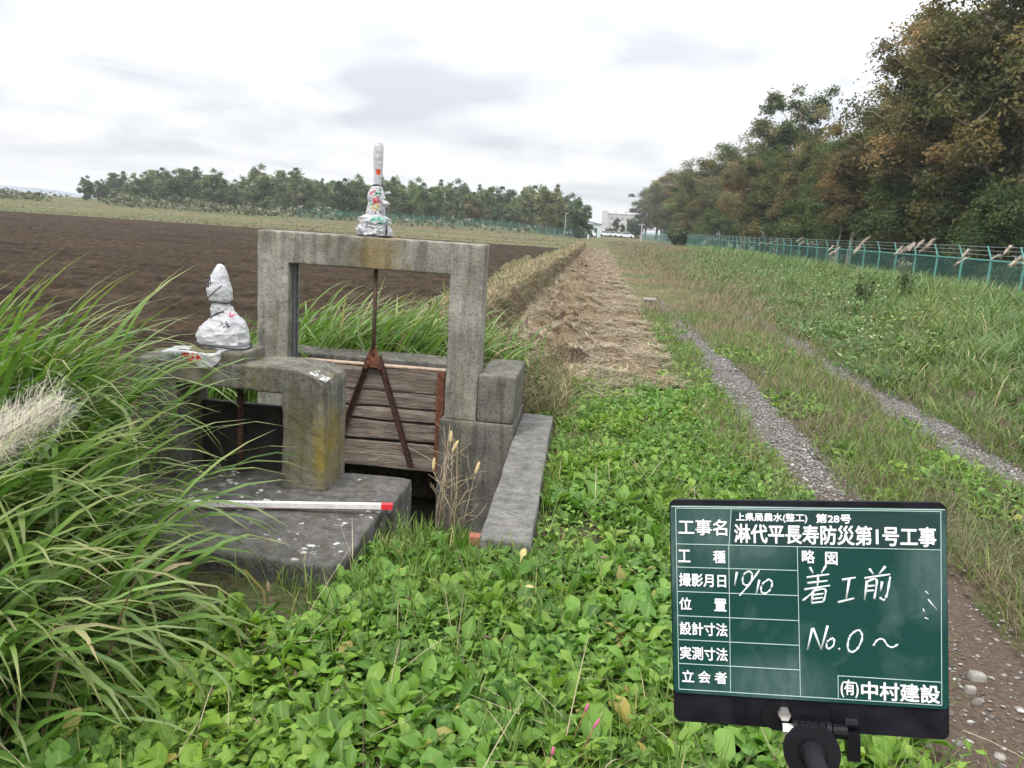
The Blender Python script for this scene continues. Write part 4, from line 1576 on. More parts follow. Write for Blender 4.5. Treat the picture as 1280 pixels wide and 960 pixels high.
# front row behind the right fence: pixel x, top pixel y, lateral X, colour, prototype, label
ROW = [
    (1340, -130, 18.5, 'o', 0, 'tall olive brown tree cut by the right edge of the photo, nearest to the camera'),
    (1262, -60, 17.5, 'r', 1, 'tallest rust brown tree with bare limbs, above the fence near the right edge'),
    (1200, 0, 19.0, 'r', 0, 'tall tree with mottled brown leaves standing left of the tallest one'),
    (1150, 70, 20.5, 'o', 1, 'brown tinged tree right of the low gap in the wood edge'),
    (1135, 150, 17.5, 'g', 2, 'lower green tree in front of the mottled brown one'),
    (1083, 165, 15.5, 'r', 2, 'rust brown tree with several pale stems showing over the fence'),
    (1062, 205, 14.9, 't', 3, 'thin tan tree with a bare pale stem close behind the fence'),
    (1055, 150, 19.5, 'g', 1, 'green round crowned tree just right of the tall grey topped one'),
    (1003, 96, 19.5, 'y', 3, 'tall slender tree whose crown stands clear above the wood'),
    (1010, 165, 18.0, 'o', 0, 'olive tree in front of the tall slender crown'),
    (980, 175, 17.5, 'g', 1, 'green tree left below the tall slender crown'),
    (943, 190, 15.3, 't', 2, 'tan autumn tree with twin pale stems behind the fence'),
    (935, 160, 19.5, 'y', 1, 'grey green tree behind the tan twin stemmed one'),
    (900, 180, 18.0, 'o', 0, 'olive brown tree midway along the right wood'),
    (880, 197, 17.0, 'g', 1, 'green tree left of the middle of the right wood'),
    (862, 207, 18.0, 'r', 1, 'brownish tree toward the far end of the right wood'),
    (845, 216, 17.4, 'y', 0, 'grey green tree third from the far end of the right wood'),
    (827, 224, 16.8, 'o', 1, 'olive tree second from the far end of the right wood'),
    (812, 232, 16.5, 'd', 1, 'dark green tree closing the far end of the right wood')]
for k, (px, py, X_, cc, pi, lab) in enumerate(ROW):
    p = at(px, py, X=X_)
    f = np.array(COLW[cc]) * RNG.uniform(.9, 1.12)
    plant(P_big[pi], p[0], p[1], -.1, p[2] * 1.0, tuple(f), lab, 'tree', 'trees of the right wood', sx=1.0 if p[1] < 120 else 1.3)
# understorey: bushy trees right behind the fence
UND = [(1300, 235, 15.2, 'd'), (1240, 215, 15.8, 'd'), (1185, 225, 15.6, 'd'), (1135, 235, 15.4, 'g'), (1100, 245, 16.0, 'd'), (1060, 240, 15.6, 'g'),
       (1020, 255, 15.4, 'g'), (985, 262, 15.6, 'd'), (960, 262, 15.2, 'o'), (930, 268, 15.6, 'd'), (905, 262, 15.4, 'g'), (880, 270, 15.6, 'd'), (860, 268, 15.2, 'o'), (840, 275, 15.6, 'd')]
ORD = ['nearest', 'second', 'third', 'fourth', 'fifth', 'sixth', 'seventh', 'eighth', 'ninth', 'tenth', 'eleventh', 'twelfth', 'thirteenth', 'farthest']
for k, (px, py, X_, cc) in enumerate(UND):
    p = at(px, py, X=X_ + 1.6)
    plant(P_big[4 + k % 2], p[0], p[1], -.1, p[2] * 1.05, tuple(np.array(COLW[cc]) * RNG.uniform(.8, 1.1)), '%s bushy undergrowth tree at the foot of the right wood, %s from the camera' % (WORD[cc], ORD[k]), 'bushy tree', 'bushy trees behind the right fence', sx=1.15)
# back row fills the wood
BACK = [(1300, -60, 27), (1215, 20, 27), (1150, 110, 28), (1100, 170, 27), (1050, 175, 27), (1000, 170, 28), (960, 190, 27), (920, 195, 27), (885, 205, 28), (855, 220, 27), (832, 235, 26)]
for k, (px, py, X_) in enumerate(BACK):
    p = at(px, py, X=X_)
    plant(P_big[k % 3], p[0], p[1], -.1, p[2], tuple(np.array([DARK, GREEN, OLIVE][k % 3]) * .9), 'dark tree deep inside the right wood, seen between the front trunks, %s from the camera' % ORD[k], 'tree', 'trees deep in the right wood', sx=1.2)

# far left wood
P_far = [make_proto('distant_tree', 31, BARK, Ht=11, W=7.5, base=-.04, ncl=130, nl=120, ls=.40, limbs=9),
         make_proto('distant_tree', 32, BARKP, Ht=11, W=6.0, base=-.04, ncl=115, nl=110, ls=.38, limbs=9),
         make_proto('distant_tree', 33, BARKP, Ht=12, W=5.5, base=.06, ncl=80, nl=105, ls=.38, limbs=11),
         make_proto('distant_conifer', 34, BARK, Ht=11, W=4.2, base=.02, ncl=60, nl=130, ls=.36, limbs=9)]
FAR = [(108, 222, 1, 'd'), (126, 219, 0, 'd'), (145, 214, 0, 'g'), (163, 216, 1, 'y'), (180, 213, 0, 'g'), (198, 214, 0, 'y'), (216, 208, 1, 'd'), (234, 210, 0, 'g'), (252, 209, 0, 'y'), (270, 211, 1, 'g'),
       (289, 222, 0, 'd'), (308, 216, 2, 'y'), (326, 209, 1, 'y'), (344, 212, 2, 'y'), (362, 212, 0, 'g'), (380, 214, 0, 'y'), (398, 222, 2, 'y'), (414, 218, 1, 'g'), (432, 222, 0, 'd'), (450, 222, 1, 'g'),
       (468, 224, 0, 'y'), (486, 218, 2, 'y'), (504, 222, 0, 'g'), (522, 222, 1, 'y'), (540, 221, 0, 'g'), (558, 222, 2, 'y'), (574, 228, 1, 'd'), (592, 236, 0, 't'), (608, 232, 2, 'y'), (624, 246, 0, 'd'),
       (642, 248, 1, 'g'), (656, 229, 2, 'o'), (672, 230, 0, 'o'), (688, 232, 2, 'o'), (702, 240, 1, 'o'), (717, 244, 1, 'd'), (727, 247, 0, 'd')]
for k, (px, py, pi, cc) in enumerate(FAR):
    Yt = 150 + 18 * (k % 3) + (10 if px < 300 else 0)
    py = py + [-3, 5, -1, 8, 1, -5, 4][k % 7]
    p = at(px, py, Y=Yt)
    zb = float(hgt(p[0], p[1], False)) - .2
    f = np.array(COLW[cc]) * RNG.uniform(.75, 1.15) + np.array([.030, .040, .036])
    lab = '%s tree of the distant left wood, number %d counted from its left end' % (WORD[cc], k + 1)
    if k == 27:
        lab = 'rust tinted round tree near the right end of the distant left wood'
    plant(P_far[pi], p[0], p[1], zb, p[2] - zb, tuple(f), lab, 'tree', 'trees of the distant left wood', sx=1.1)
for k in range(26):
    px = 140 + k * 22.5 + RNG.uniform(-6, 6)
    Yt = 200 + 12 * (k % 2)
    p = at(px, 228 + (px > 450) * 8 + RNG.uniform(-5, 5), Y=Yt)
    zb = float(hgt(p[0], p[1], False)) - .2
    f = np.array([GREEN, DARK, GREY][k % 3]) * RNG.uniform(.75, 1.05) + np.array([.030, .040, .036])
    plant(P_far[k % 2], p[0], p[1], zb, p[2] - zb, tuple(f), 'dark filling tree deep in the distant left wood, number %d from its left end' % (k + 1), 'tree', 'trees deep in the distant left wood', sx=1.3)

# conifers by the far building
for (px, py, Yt, h, lab, pi) in ((771, 269, 250, 0, 'dark conifer in front of the pale far building, left of the small one', 3), (779, 278, 245, 0, 'small dark conifer before the pale far building', 3),
                           (790, 270, 240, 0, 'narrow pointed dark conifer right of the far building', 3), (797, 271, 235, 0, 'broad dark tree at the end of the lane, beside the utility pole', 1), (762, 284, 240, 0, 'low rust brown tree in front of the pale far building', 0)):
    p = at(px, py, Y=Yt)
    plant(P_far[pi], p[0], p[1], -.2, p[2] + .2, tuple(np.array(DARK if 'dark' in lab else TAN) + .012), lab, 'tree', None, sx=1.0 if pi == 3 else 1.3)

# =================================================================== FAR BUILDINGS, CARS, LAMPS
PALE = plain('pale rendered wall', (.44, .44, .44), .8, n_amt=.08, n_scale=.4)
PALEB = plain('pale blue cladding', (.42, .50, .54), .7, n_amt=.08, n_scale=.4)
ROOFM = plain('grey roof sheet', (.13, .14, .16), .6)
GLASS = plain('dark window glass', (.05, .06, .075), .15, spec=.6)
FARGLASS = plain('far window glass', (.25, .26, .28), .3, spec=.5)
Yb = 330
xa, xb = at(752, 280, Y=Yb)[0], at(797, 280, Y=Yb)[0]
zt = at(770, 268, Y=Yb)[2]
bl = empty('apartment_building', ((xa + xb) / 2, Yb, 0))
tag(bl, 'pale flat roofed block with a stair tower at the end of the lane', 'building')
bw = keep(MB().box(xa + 2.4, xb, Yb, Yb + 12, -.2, zt).build('wall', PALE, None), bl)
keep(MB().box(xa, xa + 2.39, Yb - .5, Yb + 11, -.2, zt + 1.2).build('stair_tower', PALE, None), bl)
keep(MB().box(xa + 2.3, xb + .2, Yb - .2, Yb + 12.2, zt + .01, zt + .35).build('parapet', plain('parapet', (.40, .39, .38), .8), None), bl)
for r_ in range(3):
    for c_ in range(5):
        x_ = xa + 3.3 + c_ * (xb - xa - 4) / 5
        z_ = 1.2 + r_ * (zt - 1) / 3
        wn = MB().box(x_, x_ + 1.5, Yb - .06, Yb - .01, z_, z_ + 1.3).build('window', FARGLASS, bw)
for x_ in (xa + 5, xa + 9, xa + 11.5):
    keep(MB().box(x_, x_ + .9, Yb + 3, Yb + 4, zt + .36, zt + 1.3).tube([(x_ + .4, Yb + 3.5, zt + 1.3), (x_ + .4, Yb + 3.5, zt + 2.4)], .06, 5).build('roof_unit', PALE, None), bl)
Yb = 230
xa, xb = at(729, 285, Y=Yb)[0], at(751, 285, Y=Yb)[0]
zt = at(740, 277, Y=Yb)[2]
bl = empty('storehouse', ((xa + xb) / 2, Yb, 0))
tag(bl, 'low pale blue storehouse with a grey sloping roof at the far end of the field', 'building')
keep(MB().box(xa, xb, Yb, Yb + 8, -.2, zt - .6).build('wall', PALEB, None), bl)
keep(MB().add([(xa - .3, Yb - .3, zt), (xb + .3, Yb - .3, zt - .8), (xb + .3, Yb + 8.3, zt - .8), (xa - .3, Yb + 8.3, zt), (xa - .3, Yb - .3, zt + .3), (xb + .3, Yb - .3, zt - .5), (xb + .3, Yb + 8.3, zt - .5), (xa - .3, Yb + 8.3, zt + .3)],
             [(0, 3, 2, 1), (4, 5, 6, 7), (0, 1, 5, 4), (1, 2, 6, 5), (2, 3, 7, 6), (3, 0, 4, 7)]).build('roof', ROOFM, None), bl)
for k in range(2):
    keep(MB().box(xa + .8 + k * 2.2, xa + 1.9 + k * 2.2, Yb - .06, Yb - .01, .9, 1.9).build('window', GLASS, None), bl)
Yb = 180
xa, xb = at(741, 290, Y=Yb)[0], at(751, 290, Y=Yb)[0]
zt = at(745, 282, Y=Yb)[2]
kb = empty('site_hut', ((xa + xb) / 2, Yb, 0))
tag(kb, 'small whitish hut standing left of the lane end', 'hut')
keep(MB().box(xa, xb, Yb, Yb + 2, -.2, zt).build('wall', plain('whitish panel', (.50, .60, .60), .6), None), kb)
keep(MB().box(xa - .1, xb + .1, Yb - .1, Yb + 2.1, zt + .005, zt + .12).build('roof', PALEB, None), kb)
keep(MB().box(xa + .3, xa + .9, Yb - .05, Yb - .01, -.1, zt - .5).build('door', GLASS, None), kb)


def car_proto(paint):
    r = empty('parked_car')
    prof = [(-2.05, .35), (-2.1, .75), (-1.95, 1.0), (-1.55, 1.05), (-1.05, 1.48), (.75, 1.50), (1.35, 1.02), (1.95, .9), (2.1, .7), (2.1, .35)]
    MB().prism(prof, (-.82, .82)).build('body', paint, r)
    MB().prism([(-1.38, 1.08), (-.98, 1.41), (.70, 1.43), (1.18, 1.05)], (-.835, .835)).build('side_glass', GLASS, r)
    for x_ in (-1.25, 1.3):
        for y_ in (-.75, .75):
            MB().tube([(x_, y_ - .1, .31), (x_, y_ + .1, .31)], .31, 14).build('wheel', BLACK, r)
    return r


def copy_tree(r):
    r2 = r.copy()
    COL.objects.link(r2)
    for ch in r.children:
        c = ch.copy()
        COL.objects.link(c)
        c.parent = r2
    return r2


cars = [(705, 288, 172, 'white car at the left end of the far parked row', 0), (715, 289, 174, 'white car second from the left in the far parked row', 0), (724, 289.5, 172, 'silver car third from the left in the far parked row', 1),
        (733, 290, 175, 'white car just left of the far storehouse', 0), (757, 293, 225, 'white car at the lane end, below the pale block', 0), (766, 293, 228, 'silver car between two white ones at the lane end', 1),
        (775, 293, 225, 'white car at the lane end, below the narrow conifer', 0), (783, 293.5, 215, 'white car nearest the utility pole at the lane end', 0)]
pr = [car_proto(plain('white car paint', (.72, .73, .74), .3, spec=.6)), car_proto(plain('silver car paint', (.45, .47, .49), .3, .4))]
seen = [False, False]
for (px, py, Yc, lab, pi) in cars:
    o = pr[pi] if not seen[pi] else copy_tree(pr[pi])
    seen[pi] = True
    p = at(px, py, Y=Yc)
    o.location = (p[0], Yc, float(hgt(p[0], Yc, False)))
    o.rotation_euler = (0, 0, RNG.choice([0, math.pi]) + RNG.normal() * .05)
    tag(o, lab, 'car', 'cars parked at the far end')
METAL = plain('grey galvanised pole', (.42, .43, .44), .5, .3)
lamps = [(707.5, 267, 165, 'single far street lamp before the last tree of the left wood', 1), (723, 275, 200, 'short far street lamp left of the storehouse', 1), (729, 274.5, 205, 'short far street lamp just above the storehouse roof', 1)]
for px, py, Yl, lab, k in lamps:
    p = at(px, py, Y=Yl)
    o = empty('street_lamp', (p[0], Yl, 0))
    keep(MB().tube([(p[0], Yl, -.2), (p[0], Yl, p[2])], .09, 6).build('pole', METAL, None), o)
    keep(MB().box(p[0] - .1, p[0] + 1.0, Yl - .15, Yl + .15, p[2], p[2] + .16).build('lamp_head', METAL, None), o)
    tag(o, lab, 'street lamp', 'far street lamps')
p = at(803, 279, Y=150)
o = empty('utility_pole', (p[0], 150, 0))
tag(o, 'pale utility pole at the far end of the right fence', 'pole')
keep(MB().tube([(p[0], 150, -.2), (p[0], 150, p[2])], [.16, .11], 8).build('pole', METAL, None), o)
keep(MB().box(p[0] - .7, p[0] + .5, 149.9, 150.1, p[2] - .35, p[2] - .2).build('crossarm', METAL, None), o)
p = at(735, 299, z=0)
mk = empty('marker_post', (p[0], p[1], 0))
tag(mk, 'small white marker post on the far end of the earth bank', 'post')
V, F = rbox(p[0] - .09, p[0] + .09, p[1] - .09, p[1] + .09, -.1, .78, bev=.02, res=.2, rough=0)
keep(mesh_np('post', V, F, plain('white post', (.7, .7, .68), .6)), mk)
V, F = rbox(p[0] - .11, p[0] + .11, p[1] - .11, p[1] + .11, .785, .84, bev=.02, res=.2, rough=0)
keep(mesh_np('cap', V, F, plain('post cap', (.55, .55, .54), .6)), mk)

# =================================================================== PLANTS
GSTOPS = [(0, (.042, .085, .014)), (.35, (.085, .155, .024)), (.7, (.135, .215, .038)), (.93, (.19, .25, .06)), (1, (.34, .28, .13))]
WEED = leaf_mat('weed leaves', [(0, (.044, .105, .016)), (.35, (.082, .185, .026)), (.7, (.135, .265, .042)), (.985, (.195, .31, .062)), (1, (.27, .25, .08))], trans=.35, rough=.5, patch=(1.25, 1.08, .8), patch_scale=1.3, midrib=(.19, .30, .09))
GRASS = leaf_mat('short grass', GSTOPS, trans=.35)
PINKD = leaf_mat('dry seed grass', trc=(1, 1, .95), stops=[(0, (.10, .10, .035)), (.35, (.17, .130, .075)), (.7, (.235, .170, .118)), (.88, (.27, .20, .14)), (1, (.11, .15, .04))], trans=.3, patch=(.62, 1.0, .55), patch_scale=.55)
MIXG = leaf_mat('mixed meadow grass', [(0, (.040, .082, .022)), (.4, (.074, .145, .036)), (.75, (.115, .195, .056)), (.93, (.18, .24, .11)), (1, (.30, .30, .19))], trans=.35, patch=(1.2, 1.0, .85), patch_scale=.35)
STRAW = leaf_mat('cut straw', trc=(1, 1, .95), stops=[(0, (.055, .038, .023)), (.3, (.18, .138, .085)), (.7, (.345, .28, .185)), (1, (.52, .45, .32))], trans=.15, rough=.7)
TANB = leaf_mat('bank grass', trc=(1, 1, .95), stops=[(0, (.12, .09, .045)), (.45, (.28, .22, .125)), (.8, (.38, .31, .19)), (1, (.14, .17, .05))], trans=.25)
SILVERG = leaf_mat('silver grass blades', [(0, (.048, .095, .018)), (.4, (.092, .185, .030)), (.75, (.15, .26, .052)), (.93, (.22, .31, .10)), (1, (.42, .34, .20))], tip=(.32, .24, .13), trans=.35, rough=.42, spec=.45)
DEAD = leaf_mat('dead stems', trc=(1, 1, .95), stops=[(0, (.06, .038, .022)), (.5, (.14, .095, .055)), (1, (.26, .19, .115))], trans=.15, rough=.7)
FLUFF = leaf_mat('seed plume', trc=(1, 1, .95), stops=[(0, (.40, .34, .27)), (.5, (.56, .49, .40)), (1, (.68, .62, .53))], trans=.45, rough=.8)
SOFT = leaf_mat('soft plume', trc=(1, 1, .95), stops=[(0, (.66, .60, .52)), (.5, (.76, .70, .62)), (1, (.84, .79, .72))], trans=.5, rough=.9)
HERB = leaf_mat('meadow herb leaves', [(0, (.036, .080, .022)), (.5, (.070, .145, .038)), (.85, (.12, .205, .06)), (1, (.36, .40, .26))], trans=.35, patch=(1.3, 1.05, .8), patch_scale=.5)

U = RNG.uniform


def not_built(x, y, mg=0.02):
    return ~on_concrete(x, y, mg)


def weed_density(x, y):
    return fbm(x * 1.6, y * 1.6, 101, 2)


# --- broad leaved weeds in the foreground and beside the wing wall
def wmask(x, y):
    right = 1.12 + .25 * (vn(y * 1.3, y * 0, 102) - .5) - .12 * ss(3, 7.5, y)
    end = 7.75 + .8 * (vn(x * 2.2, x * 0, 103) - .5)
    k = (x < right) & (y < end) & not_built(x, y, .03) & (weed_density(x, y) + U(-.1, .1, len(x)) > .30)
    k &= ~((x < -.9) & (y > 2.6))
    k &= ~((x > -.95) & (x < -.46) & (y > 3.45))
    k &= ~((x < -.1 - .5) & (y > 6.2))
    return k


x, y = area(8200, -1.5, 1.35, 1.35, 8.2, wmask, p=.75)
nr = len(x)
per = 7
base = np.repeat(pts(x, y, .0), per, 0)
az = (np.tile(np.arange(per) * 2.4, nr) + np.repeat(U(0, 6.28, nr), per) + U(-.3, .3, nr * per))
sz = np.repeat(np.clip(np.exp(RNG.normal(math.log(.100), .32, nr)), .05, .15) * (1 - .25 * ss(3.5, 6, y)), per) * U(.55, 1.15, nr * per)
inner = np.tile(np.arange(per), nr) / per
pit_ = U(.45, 1.1, nr * per) + .5 * inner
base[:, 2] += .0
o = leaves('broadleaf_weeds', base, az, pit_, U(.3, 1.3, nr * per), sz, WEED, var=np.clip(np.repeat(RNG.normal(.5, .2, nr), per) + RNG.normal(0, .12, nr * per), 0, 1), widthmul=np.repeat(np.where(RNG.random(nr) < .3, U(.22, .4, nr), U(.5, 1.0, nr)), per))
tag(o, kind='stuff', label='carpet of bright green broad leaved weeds in the foreground', cat='weeds')
# small leaved weeds between them
x, y = area(17000, -1.5, 1.5, 1.35, 8.6, lambda x, y: (x < 1.25) & not_built(x, y, .02) & ~((x < -.9) & (y > 2.6)) & ~((x > -.95) & (x < -.46) & (y > 3.6)) & (y < 8.1 + .5 * np.sin(x * 5)) & (fbm(x * 2.3, y * 2.3, 104) > .36), p=.8)
base = pts(x, y, 0)
base[:, 2] += U(.01, .09, len(x))
o = leaves('small_leaf_weeds', base, U(0, 6.28, len(x)), U(-.1, .7, len(x)), U(.1, 1.0, len(x)), U(.025, .06, len(x)), WEED)
tag(o, kind='stuff', label='small leaved weeds between the broad leaves', cat='weeds')
# thin grass through them
x, y = area(19000, -1.6, 1.45, 1.3, 8.4, lambda x, y: (x < 1.4) & not_built(x, y, .015) & (fbm(x * 1.9, y * 1.9, 106) > .42), p=.9)
o = blades('short_grass', pts(x, y, -.01), U(0, 6.28, len(x)), U(.05, .5, len(x)), U(.2, 1.3, len(x)), U(.06, .24, len(x)), U(.0025, .0055, len(x)), GRASS, S=4)
tag(o, kind='stuff')
# dry stalks and dead leaf scraps lying over the weeds
x, y = area(420, -1.2, 1.3, 1.5, 7.5, lambda x, y: not_built(x, y, .02) & ~((x > -.95) & (x < -.46) & (y > 3.45)), p=.8)
o = blades('dry_stalks', pts(x, y, .05), U(0, 6.28, len(x)), U(.6, 1.5, len(x)), U(-.2, .6, len(x)), U(.10, .34, len(x)), U(.002, .0035, len(x)), STRAW, S=4, prof=[1, 1, .9, .7, .3])
tag(o, kind='stuff')
x, y = area(380, -1.2, 1.3, 1.5, 7.8, lambda x, y: not_built(x, y, .02) & ~((x > -.95) & (x < -.46) & (y > 3.45)), p=.8)
b_ = pts(x, y, 0)
b_[:, 2] += U(.02, .09, len(x))
o = leaves('dead_leaf_scraps', b_, U(0, 6.28, len(x)), U(-.3, .6, len(x)), U(.5, 2.0, len(x)), U(.025, .06, len(x)), DEAD, widthmul=U(.4, .8, len(x)))
tag(o, kind='stuff')
# lusher grass at the slab end, the wing wall foot and in the channel mouth
spots = []
for (cx_, cy_2, sx_, sy_, n) in ((-.72, 3.36, .12, .14, 480), (-.62, 3.58, .14, .07, 380), (-.55, 3.25, .12, .10, 180), (-.85, 2.80, .10, .10, 120), (-.14, 4.2, .05, .9, 400), (-.70, 2.85, .22, .2, 120)):
    spots.append(np.stack([RNG.normal(cx_, sx_, n), RNG.normal(cy_2, sy_, n)], 1))
q_ = np.concatenate(spots)
k = not_built(q_[:, 0], q_[:, 1], .0)
x, y = q_[k, 0], q_[k, 1]
o = blades('lush_grass', pts(x, y, -.02), U(0, 6.28, len(x)), U(.0, .4, len(x)), U(.1, 1.2, len(x)), U(.07, .22, len(x)), U(.004, .008, len(x)), GRASS, S=5)
tag(o, kind='stuff')


# --- wheel track margins and the middle strip
def trackmask(x, y, fade=1.0):
    l = np.abs(x - (1.58 + .06 * ss(3, 13, y) - .15 * ss(4.2, 2.2, y))) < (.23 + .14 * ss(5, 2.5, y)) * (1 - .9 * ss(7.5, 15, y)) * (.22 + 1.25 * fbm(x * 4, y * 2.2, 120))
    r = np.abs(x - (3.05 + .17 * ss(3, 13, y))) < .17 * (1 - .9 * ss(7.5, 15, y)) * (.22 + 1.25 * fbm(x * 4, y * 2.2, 121))
    return ~((l | r) & (y < 19))


def rough_strip(x, y):
    return trackmask(x, y) & (x > .95 + .2 * (vn(y * 1.7, y * 0, 122) - .5)) & not_built(x, y)


x, y = area(30000, .9, 3.6, 1.5, 16, lambda x, y: rough_strip(x, y) & (fbm(x * 1.7, y * 1.2, 123) + U(-.15, .15, len(x)) > .42), p=1.0)
o = blades('verge_grass', pts(x, y, -.01), U(0, 6.28, len(x)), U(.1, .7, len(x)), U(.3, 1.3, len(x)), U(.06, .20, len(x)), U(.003, .006, len(x)) + y * .0003, GRASS, S=3, var=np.clip(RNG.normal(.55, .22, len(x)), 0, 1))
tag(o, kind='stuff')
x, y = area(70000, .9, 3.8, 1.5, 18, lambda x, y: rough_strip(x, y) & (fbm(x * 1.5, y * 1.1, 124) + U(-.2, .2, len(x)) > .40), p=1.0)
o = blades('dry_verge_grass', pts(x, y, -.01), U(0, 6.28, len(x)), U(.2, .9, len(x)), U(.2, 1.2, len(x)), U(.05, .19, len(x)), U(.002, .004, len(x)) + y * .00028, PINKD, S=3)
tag(o, kind='stuff')
x, y = area(4200, .8, 3.0, 2.5, 15, lambda x, y: trackmask(x, y) & not_built(x, y) & ((fbm(x * 1.5, y * .9, 125) > .54) | ((x < 1.32) & (y > 6.5) & (fbm(x * 1.5, y * .9, 126) > .45))), p=1.0)
per = 5
o = leaves('verge_weeds', np.repeat(pts(x, y), per, 0), U(0, 6.28, len(x) * per), U(.2, 1.0, len(x) * per), U(.3, 1.2, len(x) * per), U(.04, .12, len(x) * per), WEED)
tag(o, kind='stuff')
# the strip beyond: finer seed grass covering lane and verge into the distance
def faryx(n, y0, y1, f0, f1, p=1.0):
    u = RNG.random(n)
    y = y0 * (y1 / y0) ** u if p == 1.0 else (y0 ** (1 - p) + (y1 ** (1 - p) - y0 ** (1 - p)) * u) ** (1 / (1 - p))
    return f0(y) + (f1(y) - f0(y)) * RNG.random(n), y


x, y = faryx(60000, 8.5, 120, lambda y: .95 + .12 * ss(10, 40, y), lambda y: np.full_like(y, 12.3))
k = trackmask(x, y) & (RNG.random(len(x)) < .10 + .9 * ss(1.1, 1.9, x) * ss(10, 20, y)) & ((x < 3.4) | (RNG.random(len(x)) < .34 + .66 * ss(10, 20, y))) & ((x < 4.5) | (RNG.random(len(x)) < .6))
x, y = x[k], y[k]
ht = (.12 + .24 * ss(1.6, 3.8, x)) * U(.6, 1.3, len(x))
o = blades('seed_grass', pts(x, y, -.02), RNG.normal(.2, 1.2, len(x)), U(.05, .7, len(x)), U(.2, 1.2, len(x)), ht, U(.002, .004, len(x)) + y * .0005, PINKD, S=3, var=np.clip(RNG.normal(.5, .25, len(x)), 0, 1))
tag(o, kind='stuff')
# --- tall meadow on the right up to the fence
x, y = faryx(62000, 3.6, 60, lambda y: 3.32 + .35 * (vn(y * .9, y * 0, 131) - .5), lambda y: np.minimum(12.4, 3.6 + y * .62))
k = (fbm(x * .9, y * .7, 132) + U(-.25, .25, len(x)) > .36)
x, y = x[k], y[k]
ht = U(.22, .62, len(x)) * (.40 + .65 * ss(3.3, 7.0, x)) * (.45 + 1.1 * fbm(x * .8, y * .8, 133))
o = blades('meadow_grass', pts(x, y, -.02), U(0, 6.28, len(x)), U(.1, .8, len(x)), U(.4, 1.7, len(x)), ht, U(.004, .010, len(x)) + y * .0005, MIXG, S=4)
tag(o, kind='stuff')
x, y = faryx(52000, 4.0, 45, lambda y: 3.4 + .3 * (vn(y * .9, y * 0, 131) - .5), lambda y: np.minimum(12.3, 3.8 + y * .60))
k = (fbm(x * .7 + 5, y * .6, 134) > .47)
x, y = x[k], y[k]
base = pts(x, y)
base[:, 2] += U(.02, .42, len(x)) * (.45 + .6 * ss(3.3, 6.6, x)) * (.4 + 1.1 * fbm(x * .8, y * .8, 133))
o = leaves('meadow_herbs', base, U(0, 6.28, len(x)), U(-.3, .9, len(x)), U(.2, 1.2, len(x)), U(.06, .15, len(x)) + y * .001, HERB, widthmul=U(.5, 1.0, len(x)))
tag(o, kind='stuff')
n = 9000
x = U(9.6, 12.35, n)
y = 17 * (90 / 17) ** RNG.random(n)
k = fbm(x * .8, y * .5, 136) > .36
x, y = x[k], y[k]
o = blades('fence_foot_grass', pts(x, y, -.02), RNG.normal(.2, 1.2, len(x)), U(.05, .5, len(x)), U(.4, 1.5, len(x)), U(.45, .95, len(x)), U(.008, .014, len(x)) + y * .0005, MIXG, S=4, var=np.clip(RNG.normal(.68, .2, len(x)), 0, 1))
tag(o, kind='stuff')
# paler long tufts in the meadow (drooping blades)
tx, ty = faryx(230, 5.5, 30, lambda y: np.full_like(y, 4.0), lambda y: np.minimum(12.0, 3.8 + y * .55))
n = 46
x = np.repeat(tx, n) + RNG.normal(0, .10, len(tx) * n)
y = np.repeat(ty, n) + RNG.normal(0, .10, len(tx) * n)
o = blades('meadow_tufts', pts(x, y, -.02), RNG.normal(-.2, 1.5, len(x)), U(.1, .5, len(x)), U(.9, 2.0, len(x)), U(.30, .75, len(x)) * (.65 + .5 * ss(4, 8, x)), U(.007, .013, len(x)) + y * .0004, MIXG, S=5, var=np.clip(RNG.normal(.6, .22, len(x)), 0, 1))
tag(o, kind='stuff')

# --- cut straw on the strip
x, y = faryx(90000, 7.0, 62, lambda y: -.95 + .2 * ss(10, 50, y), lambda y: .98 + .15 * ss(12, 50, y), p=1.25)
k = fbm(x * 2.6, y * 2.6, 141) + U(-.15, .15, len(x)) - .16 * np.exp(-((x + .32) / .13) ** 2) > .455
k &= (RNG.random(len(x)) < ss(6.9, 8.6, y + .5 * np.sin(x * 6)))
x, y = x[k], y[k]
zc = strip_z(x, y)
o = blades('cut_straw', np.stack([x, y, zc + U(.0, .03, len(x))], 1), U(0, 6.28, len(x)), U(1.35, 1.72, len(x)), U(-.25, .45, len(x)), U(.05, .22, len(x)), U(.002, .0045, len(x)) + y * .0004, STRAW, S=3, prof=[.8, 1, 1, .9, .5])
tag(o, kind='stuff')
